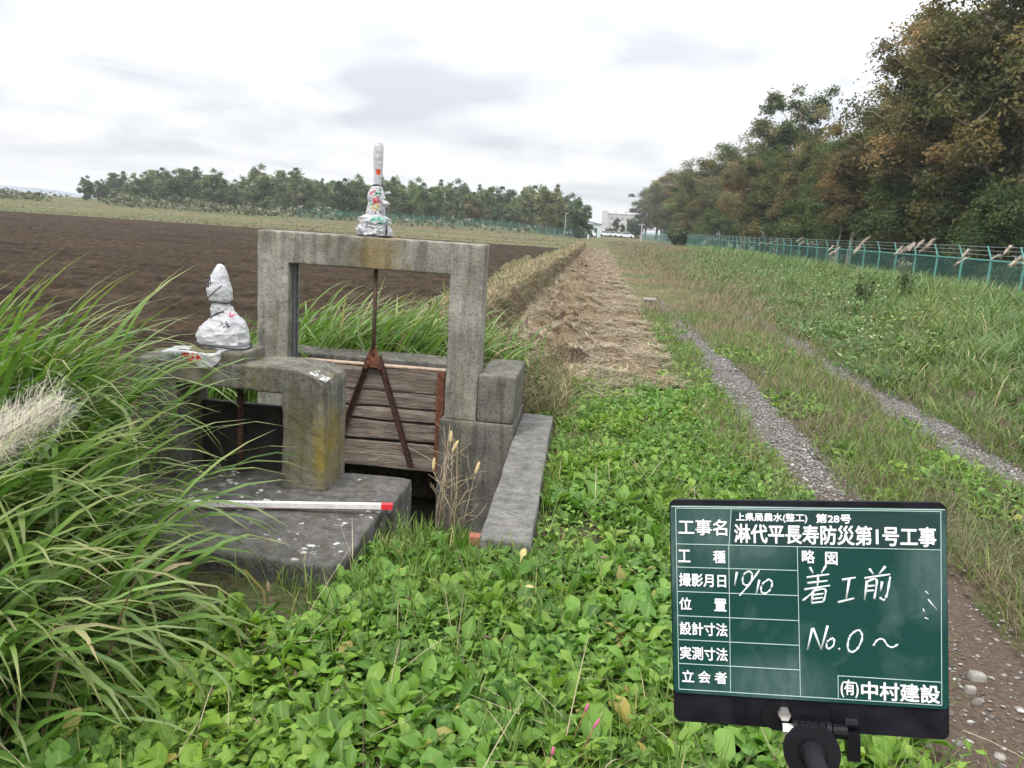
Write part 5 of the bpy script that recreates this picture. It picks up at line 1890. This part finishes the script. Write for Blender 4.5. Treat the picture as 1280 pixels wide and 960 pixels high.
# clods and straw heaps that stand out along its left side
CLOD = plain('dark wet clod', (.055, .038, .026), .95, n_amt=.6, n_scale=18, spec=.1, bmp=.8)
STH = plain('matted pale straw', (.34, .275, .19), .95, n_amt=.5, n_scale=30, spec=.1, bmp=.8)
def heap(name, px, py, sx_, sy_, h_, m, label, cat, seed):
    p = at(px, py, z=.05)
    g1, g2 = np.meshgrid(np.linspace(-1, 1, 26), np.linspace(-1, 1, 26), indexing='ij')
    r_ = np.hypot(g1, g2)
    bx, by = p[0] + g1 * sx_, p[1] + g2 * sy_
    hh = np.clip(1 - r_ ** 2, 0, 1) ** .6 * h_ * (.25 + 1.5 * fbm(g1 * 4 + seed, g2 * 4, seed, 4) * fbm(g1 * 9 + seed, g2 * 9, seed + 50, 2) * 1.6) - .03
    bx = bx + .05 * sx_ * np.sin(g2 * 7 + seed)
    V = np.stack([bx, by, hgt(bx, by) + hh], -1).reshape(-1, 3)
    I = np.arange(26 * 26).reshape(26, 26)
    F = np.stack([I[:-1, :-1], I[1:, :-1], I[1:, 1:], I[:-1, 1:]], -1).reshape(-1, 4)
    o = empty(name, (p[0], p[1], 0))
    tag(o, label, cat, None)
    keep(mesh_np('mound', V, F, m, smooth=True), o)
    n = 420
    a, rr_ = U(0, 6.28, n), U(0, .95, n) ** .5
    xx, yy = p[0] + np.cos(a) * rr_ * sx_, p[1] + np.sin(a) * rr_ * sy_
    zz_ = hgt(xx, yy) + np.clip(1 - rr_ ** 2, 0, 1) ** .6 * h_ * .9 - .01
    keep(blades('straw_tuft', np.stack([xx, yy, zz_], 1), U(0, 6.28, n), U(1.0, 1.7, n), U(.1, .9, n), U(.05, .14, n), U(.003, .006, n), DEAD if m is CLOD else STRAW, S=3), o)
heap('clod_heap', 708, 445, .34, .46, .15, CLOD, 'dark clump of turned earth and roots nearest to the sluice on the straw strip', 'earth clod', 1)
heap('clod_heap', 714, 400, .32, .55, .16, CLOD, 'dark clump of turned earth and roots farther up the straw strip', 'earth clod', 2)
heap('clod_heap', 728, 335, .3, .5, .25, CLOD, 'small far dark clod on the straw strip', 'earth clod', 3)
heap('straw_heap', 672, 462, .34, .26, .14, STH, 'pale matted straw heap at the near left corner of the straw strip', 'straw heap', 4)
heap('straw_heap', 698, 414, .24, .22, .12, STH, 'pale matted straw heap between two dark clods', 'straw heap', 5)
heap('straw_heap', 715, 466, .36, .20, .12, STH, 'low flat straw heap at the near end of the strip, beside the green weeds', 'straw heap', 6)
heap('straw_heap', 655, 334, .9, 1.3, .42, plain('dark cut grass', (.11, .095, .05), .95, n_amt=.5, n_scale=18, spec=.1, bmp=.8), 'dark heap of cut grass on the field side of the earth bank', 'grass heap', 7)


# --- earth bank beside the strip
n = 40000
y = 7.4 * (64 / 7.4) ** RNG.random(n)
c = bund_c(y)
x = c + U(-.75, .62, n)
k = (fbm(x * 2.2, y * 1.6, 151) + U(-.2, .2, n) > .36) & ~((x > c + .22) & (x < c + .5) & (RNG.random(n) < .55))
x, y = x[k], y[k]
o = blades('bank_grass', pts(x, y, -.02), U(0, 6.28, len(x)), U(.5, 1.4, len(x)), U(.0, 1.0, len(x)), U(.07, .26, len(x)), U(.003, .006, len(x)) + y * .0005, TANB, S=3)
tag(o, kind='stuff')
n = 7000
y = 7.4 * (60 / 7.4) ** RNG.random(n)
x = bund_c(y) + RNG.normal(.42, .10, n)  # dark dead stems along the right face, put there to paint its shaded side
o = blades('bank_shade_stems', pts(x, y, .02), RNG.normal(0, .9, n), U(1.3, 2.3, n), U(.2, 1.0, n), U(.08, .28, n), U(.004, .008, n) + y * .0004, DEAD, S=3)
tag(o, kind='stuff')
# grass edge between bank and field
n = 11000
y = 6.6 * (64 / 6.6) ** RNG.random(n)
x = -2.35 + .45 * ss(25, 60, y) + RNG.normal(0, .22, n)
k = fbm(x * .9, y * .7, 152) > .40
x, y = x[k], y[k]
o = blades('field_edge_grass', pts(x, y, -.02), RNG.normal(0, 1.3, len(x)), U(.1, .8, len(x)), U(.4, 1.6, len(x)), U(.12, .42, len(x)), U(.005, .009, len(x)) + y * .0005, MIXG, S=4)
tag(o, kind='stuff')
# low brownish weeds behind the head wall
n = 9000
x, y = U(-2.5, -.2, n), 6.05 + 2.2 * RNG.random(n)
k = (y > 6.0) & (fbm(x * 1.8, y * 1.8, 153) > .36)
x, y = x[k], y[k]
base = pts(x, y, 0)
base[:, 2] = np.maximum(base[:, 2], .02) + U(.0, .36, len(x))
o = leaves('canal_weeds', base, U(0, 6.28, len(x)), U(-.4, .8, len(x)), U(.2, 1.1, len(x)), U(.035, .085, len(x)), leaf_mat('brown green weeds', [(0, (.07, .045, .022)), (.35, (.075, .085, .03)), (.75, (.085, .125, .035)), (1, (.20, .15, .07))]), widthmul=U(.5, 1, len(x)))
tag(o, kind='stuff')
n = 3600
x, y = U(-1.15, -.1, n), 6.0 + 2.2 * RNG.random(n)
b_ = pts(x, y, 0)
b_[:, 2] = np.maximum(b_[:, 2], .0)
o = blades('brown_grass', b_, U(0, 6.28, n), U(.2, .9, n), U(.3, 1.3, n), U(.12, .4, n), U(.003, .006, n), TANB, S=4)
tag(o, kind='stuff')

# --- grass band beyond the field, scrub below the far wood
n = 30000
x, y = faryx(n, 64, 150, lambda y: -1.15 * y - 6, lambda y: np.full_like(y, -1.2), p=1.0)
k = fbm(x * .06, y * .25, 161) + U(-.2, .2, n) > .45
x, y = x[k], y[k]
o = blades('far_grass', pts(x, y, -.05), U(0, 6.28, len(x)), U(.1, .7, len(x)), U(.2, 1.1, len(x)), U(.08, .22, len(x)), U(.05, .11, len(x)), leaf_mat('far grass', [(0, (.06, .08, .03)), (.4, (.10, .105, .045)), (.75, (.16, .13, .075)), (1, (.21, .17, .11))], trans=.2, patch=(.5, .85, .45), patch_scale=.05), S=2)
tag(o, kind='stuff')
n = 9000
xx_ = U(-150, -10, n)
yy_ = 128 + .0 * xx_ + RNG.normal(0, 5, n) + (xx_ < -62) * 4
k = (fbm(xx_ * .12, yy_ * .12, 162) > .42) & ((xx_ < -52) | (RNG.random(n) < .25))
xx_, yy_ = xx_[k], yy_[k]
P = pts(xx_, yy_, 0)
P[:, 2] += U(.0, 2.3, len(xx_)) * fbm(xx_ * .15, yy_ * .15, 163) * 1.3
V, F = diamonds(P, U(.4, .9, len(xx_)), 5)
o = mesh_np('scrub', V, F, leaf_mat('grey green scrub', [(0, (.06, .075, .04)), (.5, (.10, .11, .065)), (1, (.16, .15, .10))], trans=.2), None, {'var': np.repeat(RNG.random(len(xx_)), 4)})
tag(o, kind='stuff')

n = 16000
xx_ = U(-190, 12, n)
yy_ = 236 + RNG.normal(0, 4, n)
k = xx_ > -150
xx_, yy_ = xx_[k], yy_[k]
P = pts(xx_, yy_, 0)
P[:, 2] += 4.2 * RNG.random(len(xx_)) * (.5 + .6 * fbm(xx_ * .1, yy_ * .1, 167)) * (1 - ss(-6, 6, xx_))
V, F = diamonds(P, U(.6, 1.2, len(xx_)), 6)
o = mesh_np('far_undergrowth', V, F, leaf_mat('dull far undergrowth', [(0, (.045, .062, .034)), (.5, (.07, .09, .05)), (1, (.10, .12, .07))], trans=.2), None, {'var': np.repeat(RNG.random(len(xx_)), 4)})
tag(o, kind='stuff')

# --- gravel and stones
def stones(name, P, s, m, seed):
    g = np.random.default_rng(seed)
    ico = bmesh.new()
    bmesh.ops.create_icosphere(ico, subdivisions=1, radius=1)
    TV = np.array([v.co[:] for v in ico.verts])
    TF = np.array([[v.index for v in f.verts] for f in ico.faces])
    ico.free()
    n = len(P)
    sc_ = g.uniform(.55, 1.3, (n, 1, 3)) * np.array([1, 1, .42])
    V = TV[None] * sc_ * (1 + .28 * g.normal(size=(n, len(TV), 1)).clip(-1.2, 1.2)) * s[:, None, None]
    a = g.uniform(0, 6.28, n)
    ca, sa = np.cos(a)[:, None], np.sin(a)[:, None]
    X = V[..., 0] * ca - V[..., 1] * sa
    Y = V[..., 0] * sa + V[..., 1] * ca
    V = np.stack([X, Y, V[..., 2]], -1) + P[:, None, :]
    F = (TF[None] + (np.arange(n) * len(TV))[:, None, None]).reshape(-1, 3)
    return mesh_np(name, V.reshape(-1, 3), F, m, None, {'var': np.repeat(g.random(n), len(TV))})


GRAV = leaf_mat('gravel', [(0, (.07, .064, .058)), (.4, (.15, .142, .132)), (.8, (.25, .24, .225)), (1, (.40, .385, .36))], trans=0, rough=.85)
n = 24000
y = 2.0 * (18 / 2.0) ** RNG.random(n)
side = RNG.random(n) < .62
x = np.where(side, 1.58 + .06 * ss(3, 13, y) - .15 * ss(4.2, 2.2, y) + RNG.normal(0, .17, n) * (1 + .3 * ss(5, 2.5, y)), 3.05 + .17 * ss(3, 13, y) + RNG.normal(0, .13, n))
k = RNG.random(n) < np.where(side, .14 + .86 * ss(3.8, 5.4, y), 1.0)
x, y = x[k], y[k]
s = np.exp(RNG.normal(math.log(.0064), .42, len(x)))
o = stones('gravel', pts(x, y, .016), s, GRAV, 3)
tag(o, kind='stuff')
n = 260
y = U(1.9, 4.6, n)
x = 1.45 + RNG.normal(0, .26, n)
o = stones('flat_stones', pts(x, y, .014), np.exp(RNG.normal(math.log(.0085), .5, n)), leaf_mat('flat stone', [(0, (.07, .06, .052)), (.5, (.15, .135, .12)), (1, (.26, .24, .21))], trans=0, rough=.9), 4)
tag(o, kind='stuff')


# --- silver grass clumps (things)
def clump(name, cx_, cy_2, n, rad, L0, L1, azm, azs, W0, W1, label, group=None, plumes=0, dead=0, lean=(.02, .45), curl=(.6, 1.9), z0=None, seedv=.5, plen=1.4, paz=.2, pl_m=None, mats=None):
    zb = float(hgt(cx_, cy_2)) if z0 is None else z0
    o = empty(name, (cx_, cy_2, zb))
    tag(o, label, 'silver grass', group)
    x = cx_ + RNG.normal(0, rad, n)
    y = cy_2 + RNG.normal(0, rad, n)
    b_ = np.stack([x, y, np.full(n, zb) - .03], 1)
    Ln = U(L0, L1, n)
    az_ = RNG.normal(azm, azs, n)
    cu_ = np.where(RNG.random(n) < .16, U(2.3, 3.1, n), U(curl[0], curl[1], n))
    keep(blades('foliage', b_, az_, U(lean[0], lean[1], n), cu_, Ln, U(W0, W1, n), mats or SILVERG, S=10, twist=1.5, cp=2.0, var=np.clip(RNG.normal(seedv, .22, n), 0, 1), prof=[.7, .95, 1, .75, .03]), o)
    if dead:
        x = cx_ + RNG.normal(0, rad * 1.1, dead)
        y = cy_2 + RNG.normal(0, rad * 1.1, dead)
        keep(blades('dead_stems', np.stack([x, y, np.full(dead, zb) - .03], 1), U(0, 6.28, dead), U(.02, .5, dead), U(.0, .9, dead), U(.3, .85, dead), U(.005, .011, dead), DEAD, S=5), o)
    for k in range(plumes):
        px_, py_ = cx_ + RNG.normal(0, rad * .8), cy_2 + RNG.normal(0, rad * .8)
        a = RNG.normal(paz, .35)
        le = U(.12, .45)
        Lp = plen * U(.8, 1.15)
        d = np.array([math.cos(a), math.sin(a)])
        s_ = np.linspace(0, 1, 9)
        angs = le + .5 * s_ ** 2
        hx = np.concatenate([[0], np.cumsum(np.sin(angs[1:]) * Lp / 8)])
        hz_ = np.concatenate([[0], np.cumsum(np.cos(angs[1:]) * Lp / 8)])
        stem = np.stack([px_ + d[0] * hx, py_ + d[1] * hx, zb + hz_], 1)
        pl = keep(MB().tube(list(stem), [.009 - .0005 * i for i in range(9)], 5).build('plume_stalk', DEAD, None), o)
        tip = stem[-1]
        nb = 90
        u_ = U(0, 1, nb)
        along = np.array([d[0] * math.sin(angs[-1] + .2), d[1] * math.sin(angs[-1] + .2), math.cos(angs[-1] + .2)])
        bb = tip[None] - along[None] * .04 + along[None] * (u_ * .34)[:, None] + RNG.normal(0, .004, (nb, 3))
        f_ = blades('plume', bb, RNG.normal(a, .22, nb), angs[-1] + .15 + RNG.normal(0, .15, nb), U(.3, 1.3, nb), U(.10, .26, nb), U(.006, .012, nb), pl_m or FLUFF, S=4, prof=[.6, 1, 1, .8, .3])
        f_.parent = pl
    return o


# the big clump that fills the left foreground
clump('silver_grass', -2.36, 2.66, 600, .22, .85, 1.4, .08, .8, .020, .037, 'tall green silver grass bending over the low mossy sluice frame', 'silver grass clumps of the left foreground', dead=120, curl=(.9, 2.1))
clump('silver_grass', -1.90, 2.10, 400, .19, .75, 1.25, .15, 1.0, .020, .037, 'tall green silver grass at the lower left corner with brown dead stems at its foot', 'silver grass clumps of the left foreground', dead=700, lean=(.03, .5), curl=(1.2, 2.6))
clump('silver_grass', -2.75, 3.20, 480, .22, .9, 1.5, -.05, .6, .016, .030, 'tall green silver grass standing behind the other two clumps at the left', 'silver grass clumps of the left foreground', dead=60, curl=(.8, 2.0))
# clump behind the gate
clump('silver_grass', -2.15, 6.35, 420, .24, .6, 1.25, .1, .8, .016, .028, 'silver grass leaning over behind the left post of the tall gate frame', 'silver grass behind the sluice', z0=.0, dead=40, curl=(.9, 2.0), seedv=.6)
clump('silver_grass', -1.62, 6.55, 420, .24, .55, 1.15, .15, .9, .015, .026, 'silver grass seen through the tall gate frame behind the lifting rod', 'silver grass behind the sluice', z0=.05, dead=60, curl=(.9, 2.0), seedv=.6)
clump('silver_grass', -1.15, 7.1, 260, .24, .45, .85, .2, 1.1, .012, .022, 'silver grass seen through the right half of the tall gate frame', 'silver grass behind the sluice', z0=.12, dead=80, curl=(.9, 2.1), seedv=.55)
clump('silver_grass', -2.65, 5.55, 260, .17, .5, .95, .1, .7, .015, .026, 'silver grass between the small wrapped handle and the left gate post', 'silver grass behind the sluice', z0=.0, dead=10, curl=(.6, 1.6))
# seed heads over the gate grass
# plume close to the lens at the far left
o = empty('silver_grass_plume', (-1.05, 1.32, 0))
tag(o, 'pale fluffy seed plume hanging in front of the grass at the left edge', 'seed plume')
pA, pB = at(-70, 590, Y=1.12), at(72, 505, Y=1.18)
s_ = np.linspace(0, 1, 8)
root = np.array([-1.30, 1.35, -.2])
st = [root, np.array([-1.12, 1.22, .6]), pA, pA + (pB - pA) * .5, pB]
keep(MB().tube(st, [.004, .0035, .003, .002, .001], 6).build('stem', DEAD, None, True), o)
nb = 1500
u_ = U(0, 1, nb)
dv = (pB - pA)
bb = pA[None] + dv[None] * (u_ * 1.0)[:, None] + RNG.normal(0, .016, (nb, 3))
azp = math.atan2(dv[1], dv[0])
keep(blades('fluff', bb, RNG.normal(azp, .9, nb), U(.3, 1.5, nb), U(-.2, 1.2, nb), U(.02, .09, nb) * (1.15 - .5 * u_), U(.0003, .0007, nb), SOFT, S=4, prof=[.8, 1, .9, .7, .3]), o)

# silver grass with plumes along the right fence
FN = [(1232, 345, 21.0, 3), (1268, 352, 19.5, 4), (1180, 338, 22.5, 3), (1128, 332, 24.5, 4), (1092, 328, 27.0, 4), (1058, 322, 30.0, 3), (1020, 318, 34, 3), (1300, 358, 18.5, 3), (985, 312, 40, 2), (942, 306, 52, 3)]
for k, (px, py, Yp, npl) in enumerate(FN):
    p = at(px, py, Y=Yp)
    clump('silver_grass', min(p[0], 12.1), p[1], 60, .25, .6, 1.2, .2, .9, .012, .022, 'silver grass with drooping pale plumes against the green fence, %s from the camera' % ORD[[2, 1, 3, 4, 5, 6, 7, 0, 8, 9][k]], 'silver grass along the right fence', plumes=npl, plen=1.55, paz=.4, dead=10, z0=0.1, mats=MIXG)


# leafy saplings and the shrub at the fence
def sapling(cx_, cy_2, h_, w_, n, label, seed, ls=.11, name='sapling', cat='sapling', col=HERB):
    g = np.random.default_rng(seed)
    o = empty(name, (cx_, cy_2, 0))
    tag(o, label, cat)
    mb = MB()
    P = []
    for k in range(7):
        a = g.uniform(0, 6.28)
        e = np.array([cx_ + math.cos(a) * w_ * g.uniform(.2, 1), cy_2 + math.sin(a) * w_ * g.uniform(.2, 1), h_ * g.uniform(.6, 1)])
        mid = np.array([cx_, cy_2, 0]) * .5 + e * .5 + g.normal(size=3) * .06
        mb.tube([(cx_, cy_2, -.05), mid, e], [.014, .010, .004], 5)
        for u in np.linspace(.3, 1, n // 7):
            q = (np.array([cx_, cy_2, 0]) * (1 - u) ** 2 + 2 * mid * u * (1 - u) + e * u * u)
            P.append(q + g.normal(size=3) * .035 * h_)
    keep(mb.build('stem', BARK, None, True), o)
    P = np.array(P)
    keep(leaves('foliage', P, g.uniform(0, 6.28, len(P)), g.uniform(-.5, .7, len(P)), g.uniform(.2, 1.0, len(P)), ls * g.uniform(.7, 1.3, len(P)), col), o)
    return o


p = at(1075, 385, z=.2)
SAPM = leaf_mat('dark sapling leaves', [(0, (.025, .050, .016)), (.6, (.055, .095, .03)), (1, (.11, .15, .05))], trans=.3)
sapling(p[0], p[1], 1.15, .42, 240, 'young dark leafed sapling standing in the meadow before the fence, the left one', 5, .13, col=SAPM)
p = at(1130, 375, z=.2)
sapling(p[0], p[1], 1.1, .40, 200, 'young dark leafed sapling standing in the meadow before the fence, the right one', 6, .13, col=SAPM)
p = at(848, 312, X=11.7)
sapling(p[0], p[1], 2.9, 2.6, 1500, 'round green shrub against the far part of the right fence', 7, .55, 'shrub', 'shrub', leaf_mat('shrub leaves', [(0, (.035, .060, .02)), (.6, (.075, .115, .035)), (1, (.14, .18, .07))], trans=.3))
p = at(783, 303, X=9.5)
sapling(p[0], p[1], 2.0, 3.0, 500, 'low green shrub at the far end of the lane', 8, .7, 'shrub', 'shrub', SAPM)

# dry weed by the pier
o = empty('dry_weed', (-.60, 4.0, -.2))
tag(o, 'dead branching straw coloured weed with seed heads in front of the right pier', 'dry weed')
mb = MB()
heads = []
for k in range(9):
    b0 = np.array([-.60 + RNG.normal(0, .05), 3.72 + RNG.normal(0, .06), -.08])
    hgt_ = U(.28, .62)
    e = b0 + np.array([RNG.normal(0, .10), RNG.normal(0, .08), hgt_])
    mid = (b0 + e) / 2 + RNG.normal(0, .025, 3)
    mb.tube([b0, mid, e], [.0032, .0025, .0012], 5)
    heads.append(e)
    for j in range(5):
        u = U(.35, .95)
        q = b0 * (1 - u) ** 2 + 2 * mid * u * (1 - u) + e * u * u
        e2 = q + np.array([RNG.normal(0, .07), RNG.normal(0, .05), U(.03, .13)])
        mb.tube([q, (q + e2) / 2 + RNG.normal(0, .008, 3), e2], [.002, .0015, .0008], 4)
        if j < 2:
            mb.tube([q * .2 + e2 * .8, e2 + RNG.normal(0, .02, 3)], [.001, .0007], 4)
keep(mb.build('stems', plain('dry stalk', (.30, .235, .15), .85, n_amt=.3, n_scale=30), None, True), o)
SHM = plain('seed head', (.42, .33, .16), .9, n_amt=.3, n_scale=80)
for e in heads[:4]:
    d = np.array([RNG.normal(0, .25), RNG.normal(0, .2), 1])
    d /= np.linalg.norm(d)
    keep(MB().tube([e, e + d * .012, e + d * .035, e + d * .058, e + d * .066], [.002, .0075, .0085, .006, .001], 8).build('seed_head', SHM, None, True), o)

# pink flower spikes at the bottom
PINK = plain('pink flower spike', (.52, .10, .22), .8, n_amt=.4, n_scale=200)
for k, (px, py, lab) in enumerate(((741, 911, 'pink knotweed with a leaning flower spike at the bottom of the photo'), (731, 890, 'pink knotweed spike a little above the leaning one'), (690, 944, 'small pink knotweed spike at the bottom edge'))):
    p = at(px, py, z=.17)
    o = empty('knotweed', (p[0], p[1], 0))
    tag(o, lab, 'flower')
    tilt = np.array([(.55, .1, 1), (.3, 0, 1), (.1, .1, 1)][k])
    tilt = tilt / np.linalg.norm(tilt)
    ln_ = (.036, .03, .024)[k]
    b0 = np.array([p[0] - .04, p[1], .0])
    keep(MB().tube([b0, (b0 + p) / 2 + np.array([0, 0, .02]), p], .0016, 5).build('stem', plain('reddish stem', (.25, .09, .06), .7), None, True), o)
    keep(MB().tube([p + tilt * ln_ * u for u in (0, .15, .5, .85, 1)], [.001, .0036, .0042, .003, .001], 8).build('flower_spike', PINK, None, True), o)
    a = U(0, 6.28, 6)
    bb = b0[None] + (p - b0)[None] * np.linspace(.3, .9, 6)[:, None]
    keep(leaves('leaf', bb, a, U(-.1, .5, 6), U(.2, .9, 6), U(.045, .07, 6), WEED, widthmul=np.full(6, .5)), o)

# fallen yellow leaf, pale stones and litter
for (px, py, zz0, s_, lab) in ((650, 704, .16, .05, 'yellowed leaf standing up among the weeds below the peg'), (652, 733, .13, .045, 'yellowed leaf lying flat on the weeds')):
    p = at(px, py, z=zz0)
    o = leaves('fallen_leaf', np.array([p]), np.array([1.2 if s_ > .048 else .2]), np.array([1.2 if s_ > .048 else .1]), np.array([.6]), np.array([s_ * 1.3]), plain('yellow leaf', (.34, .29, .11), .7))
    tag(o, lab, 'leaf')
STN = plain('pale flat stone', (.22, .205, .18), .9, n_amt=.25, n_scale=20, bmp=.4)
for (px, py, sx_, lab, zz0) in ((555, 371, .10, 'pale stone lying on the grass seen through the gate frame', .22), (812, 374, .15, 'pale flat stone beside the straw strip', .06), (1222, 846, .026, 'pale flat stone in the muddy track at the right edge', .0), (1213, 862, .018, 'smaller pale stone in the muddy track near the board', .0)):
    p = at(px, py, z=zz0)
    V, F = rbox(p[0] - sx_, p[0] + sx_, p[1] - sx_ * .7, p[1] + sx_ * .7, p[2] - .05, p[2] + (.03 if sx_ > .1 else .014), bev=.03 if sx_ > .1 else .01, res=.03, rough=.02 if sx_ > .1 else .008, seed=int(px))
    tag(mesh_np('flat_stone', V, F, STN, smooth=True), lab, 'stone')

# =================================================================== AIR
m = bpy.data.materials.new('air')
m.use_nodes = True
t = m.node_tree
t.nodes.clear()
out = N(t, 'ShaderNodeOutputMaterial')
pv = N(t, 'ShaderNodeVolumePrincipled', inp={'Color': (.93, .95, .98, 1), 'Density': .0004, 'Anisotropy': .2})
L(t, pv.outputs[0], out.inputs['Volume'])
hz_ = MB().box(-2600, 2600, -60, 3600, -6, 40).build('haze', m)
tag(hz_, kind='stuff')
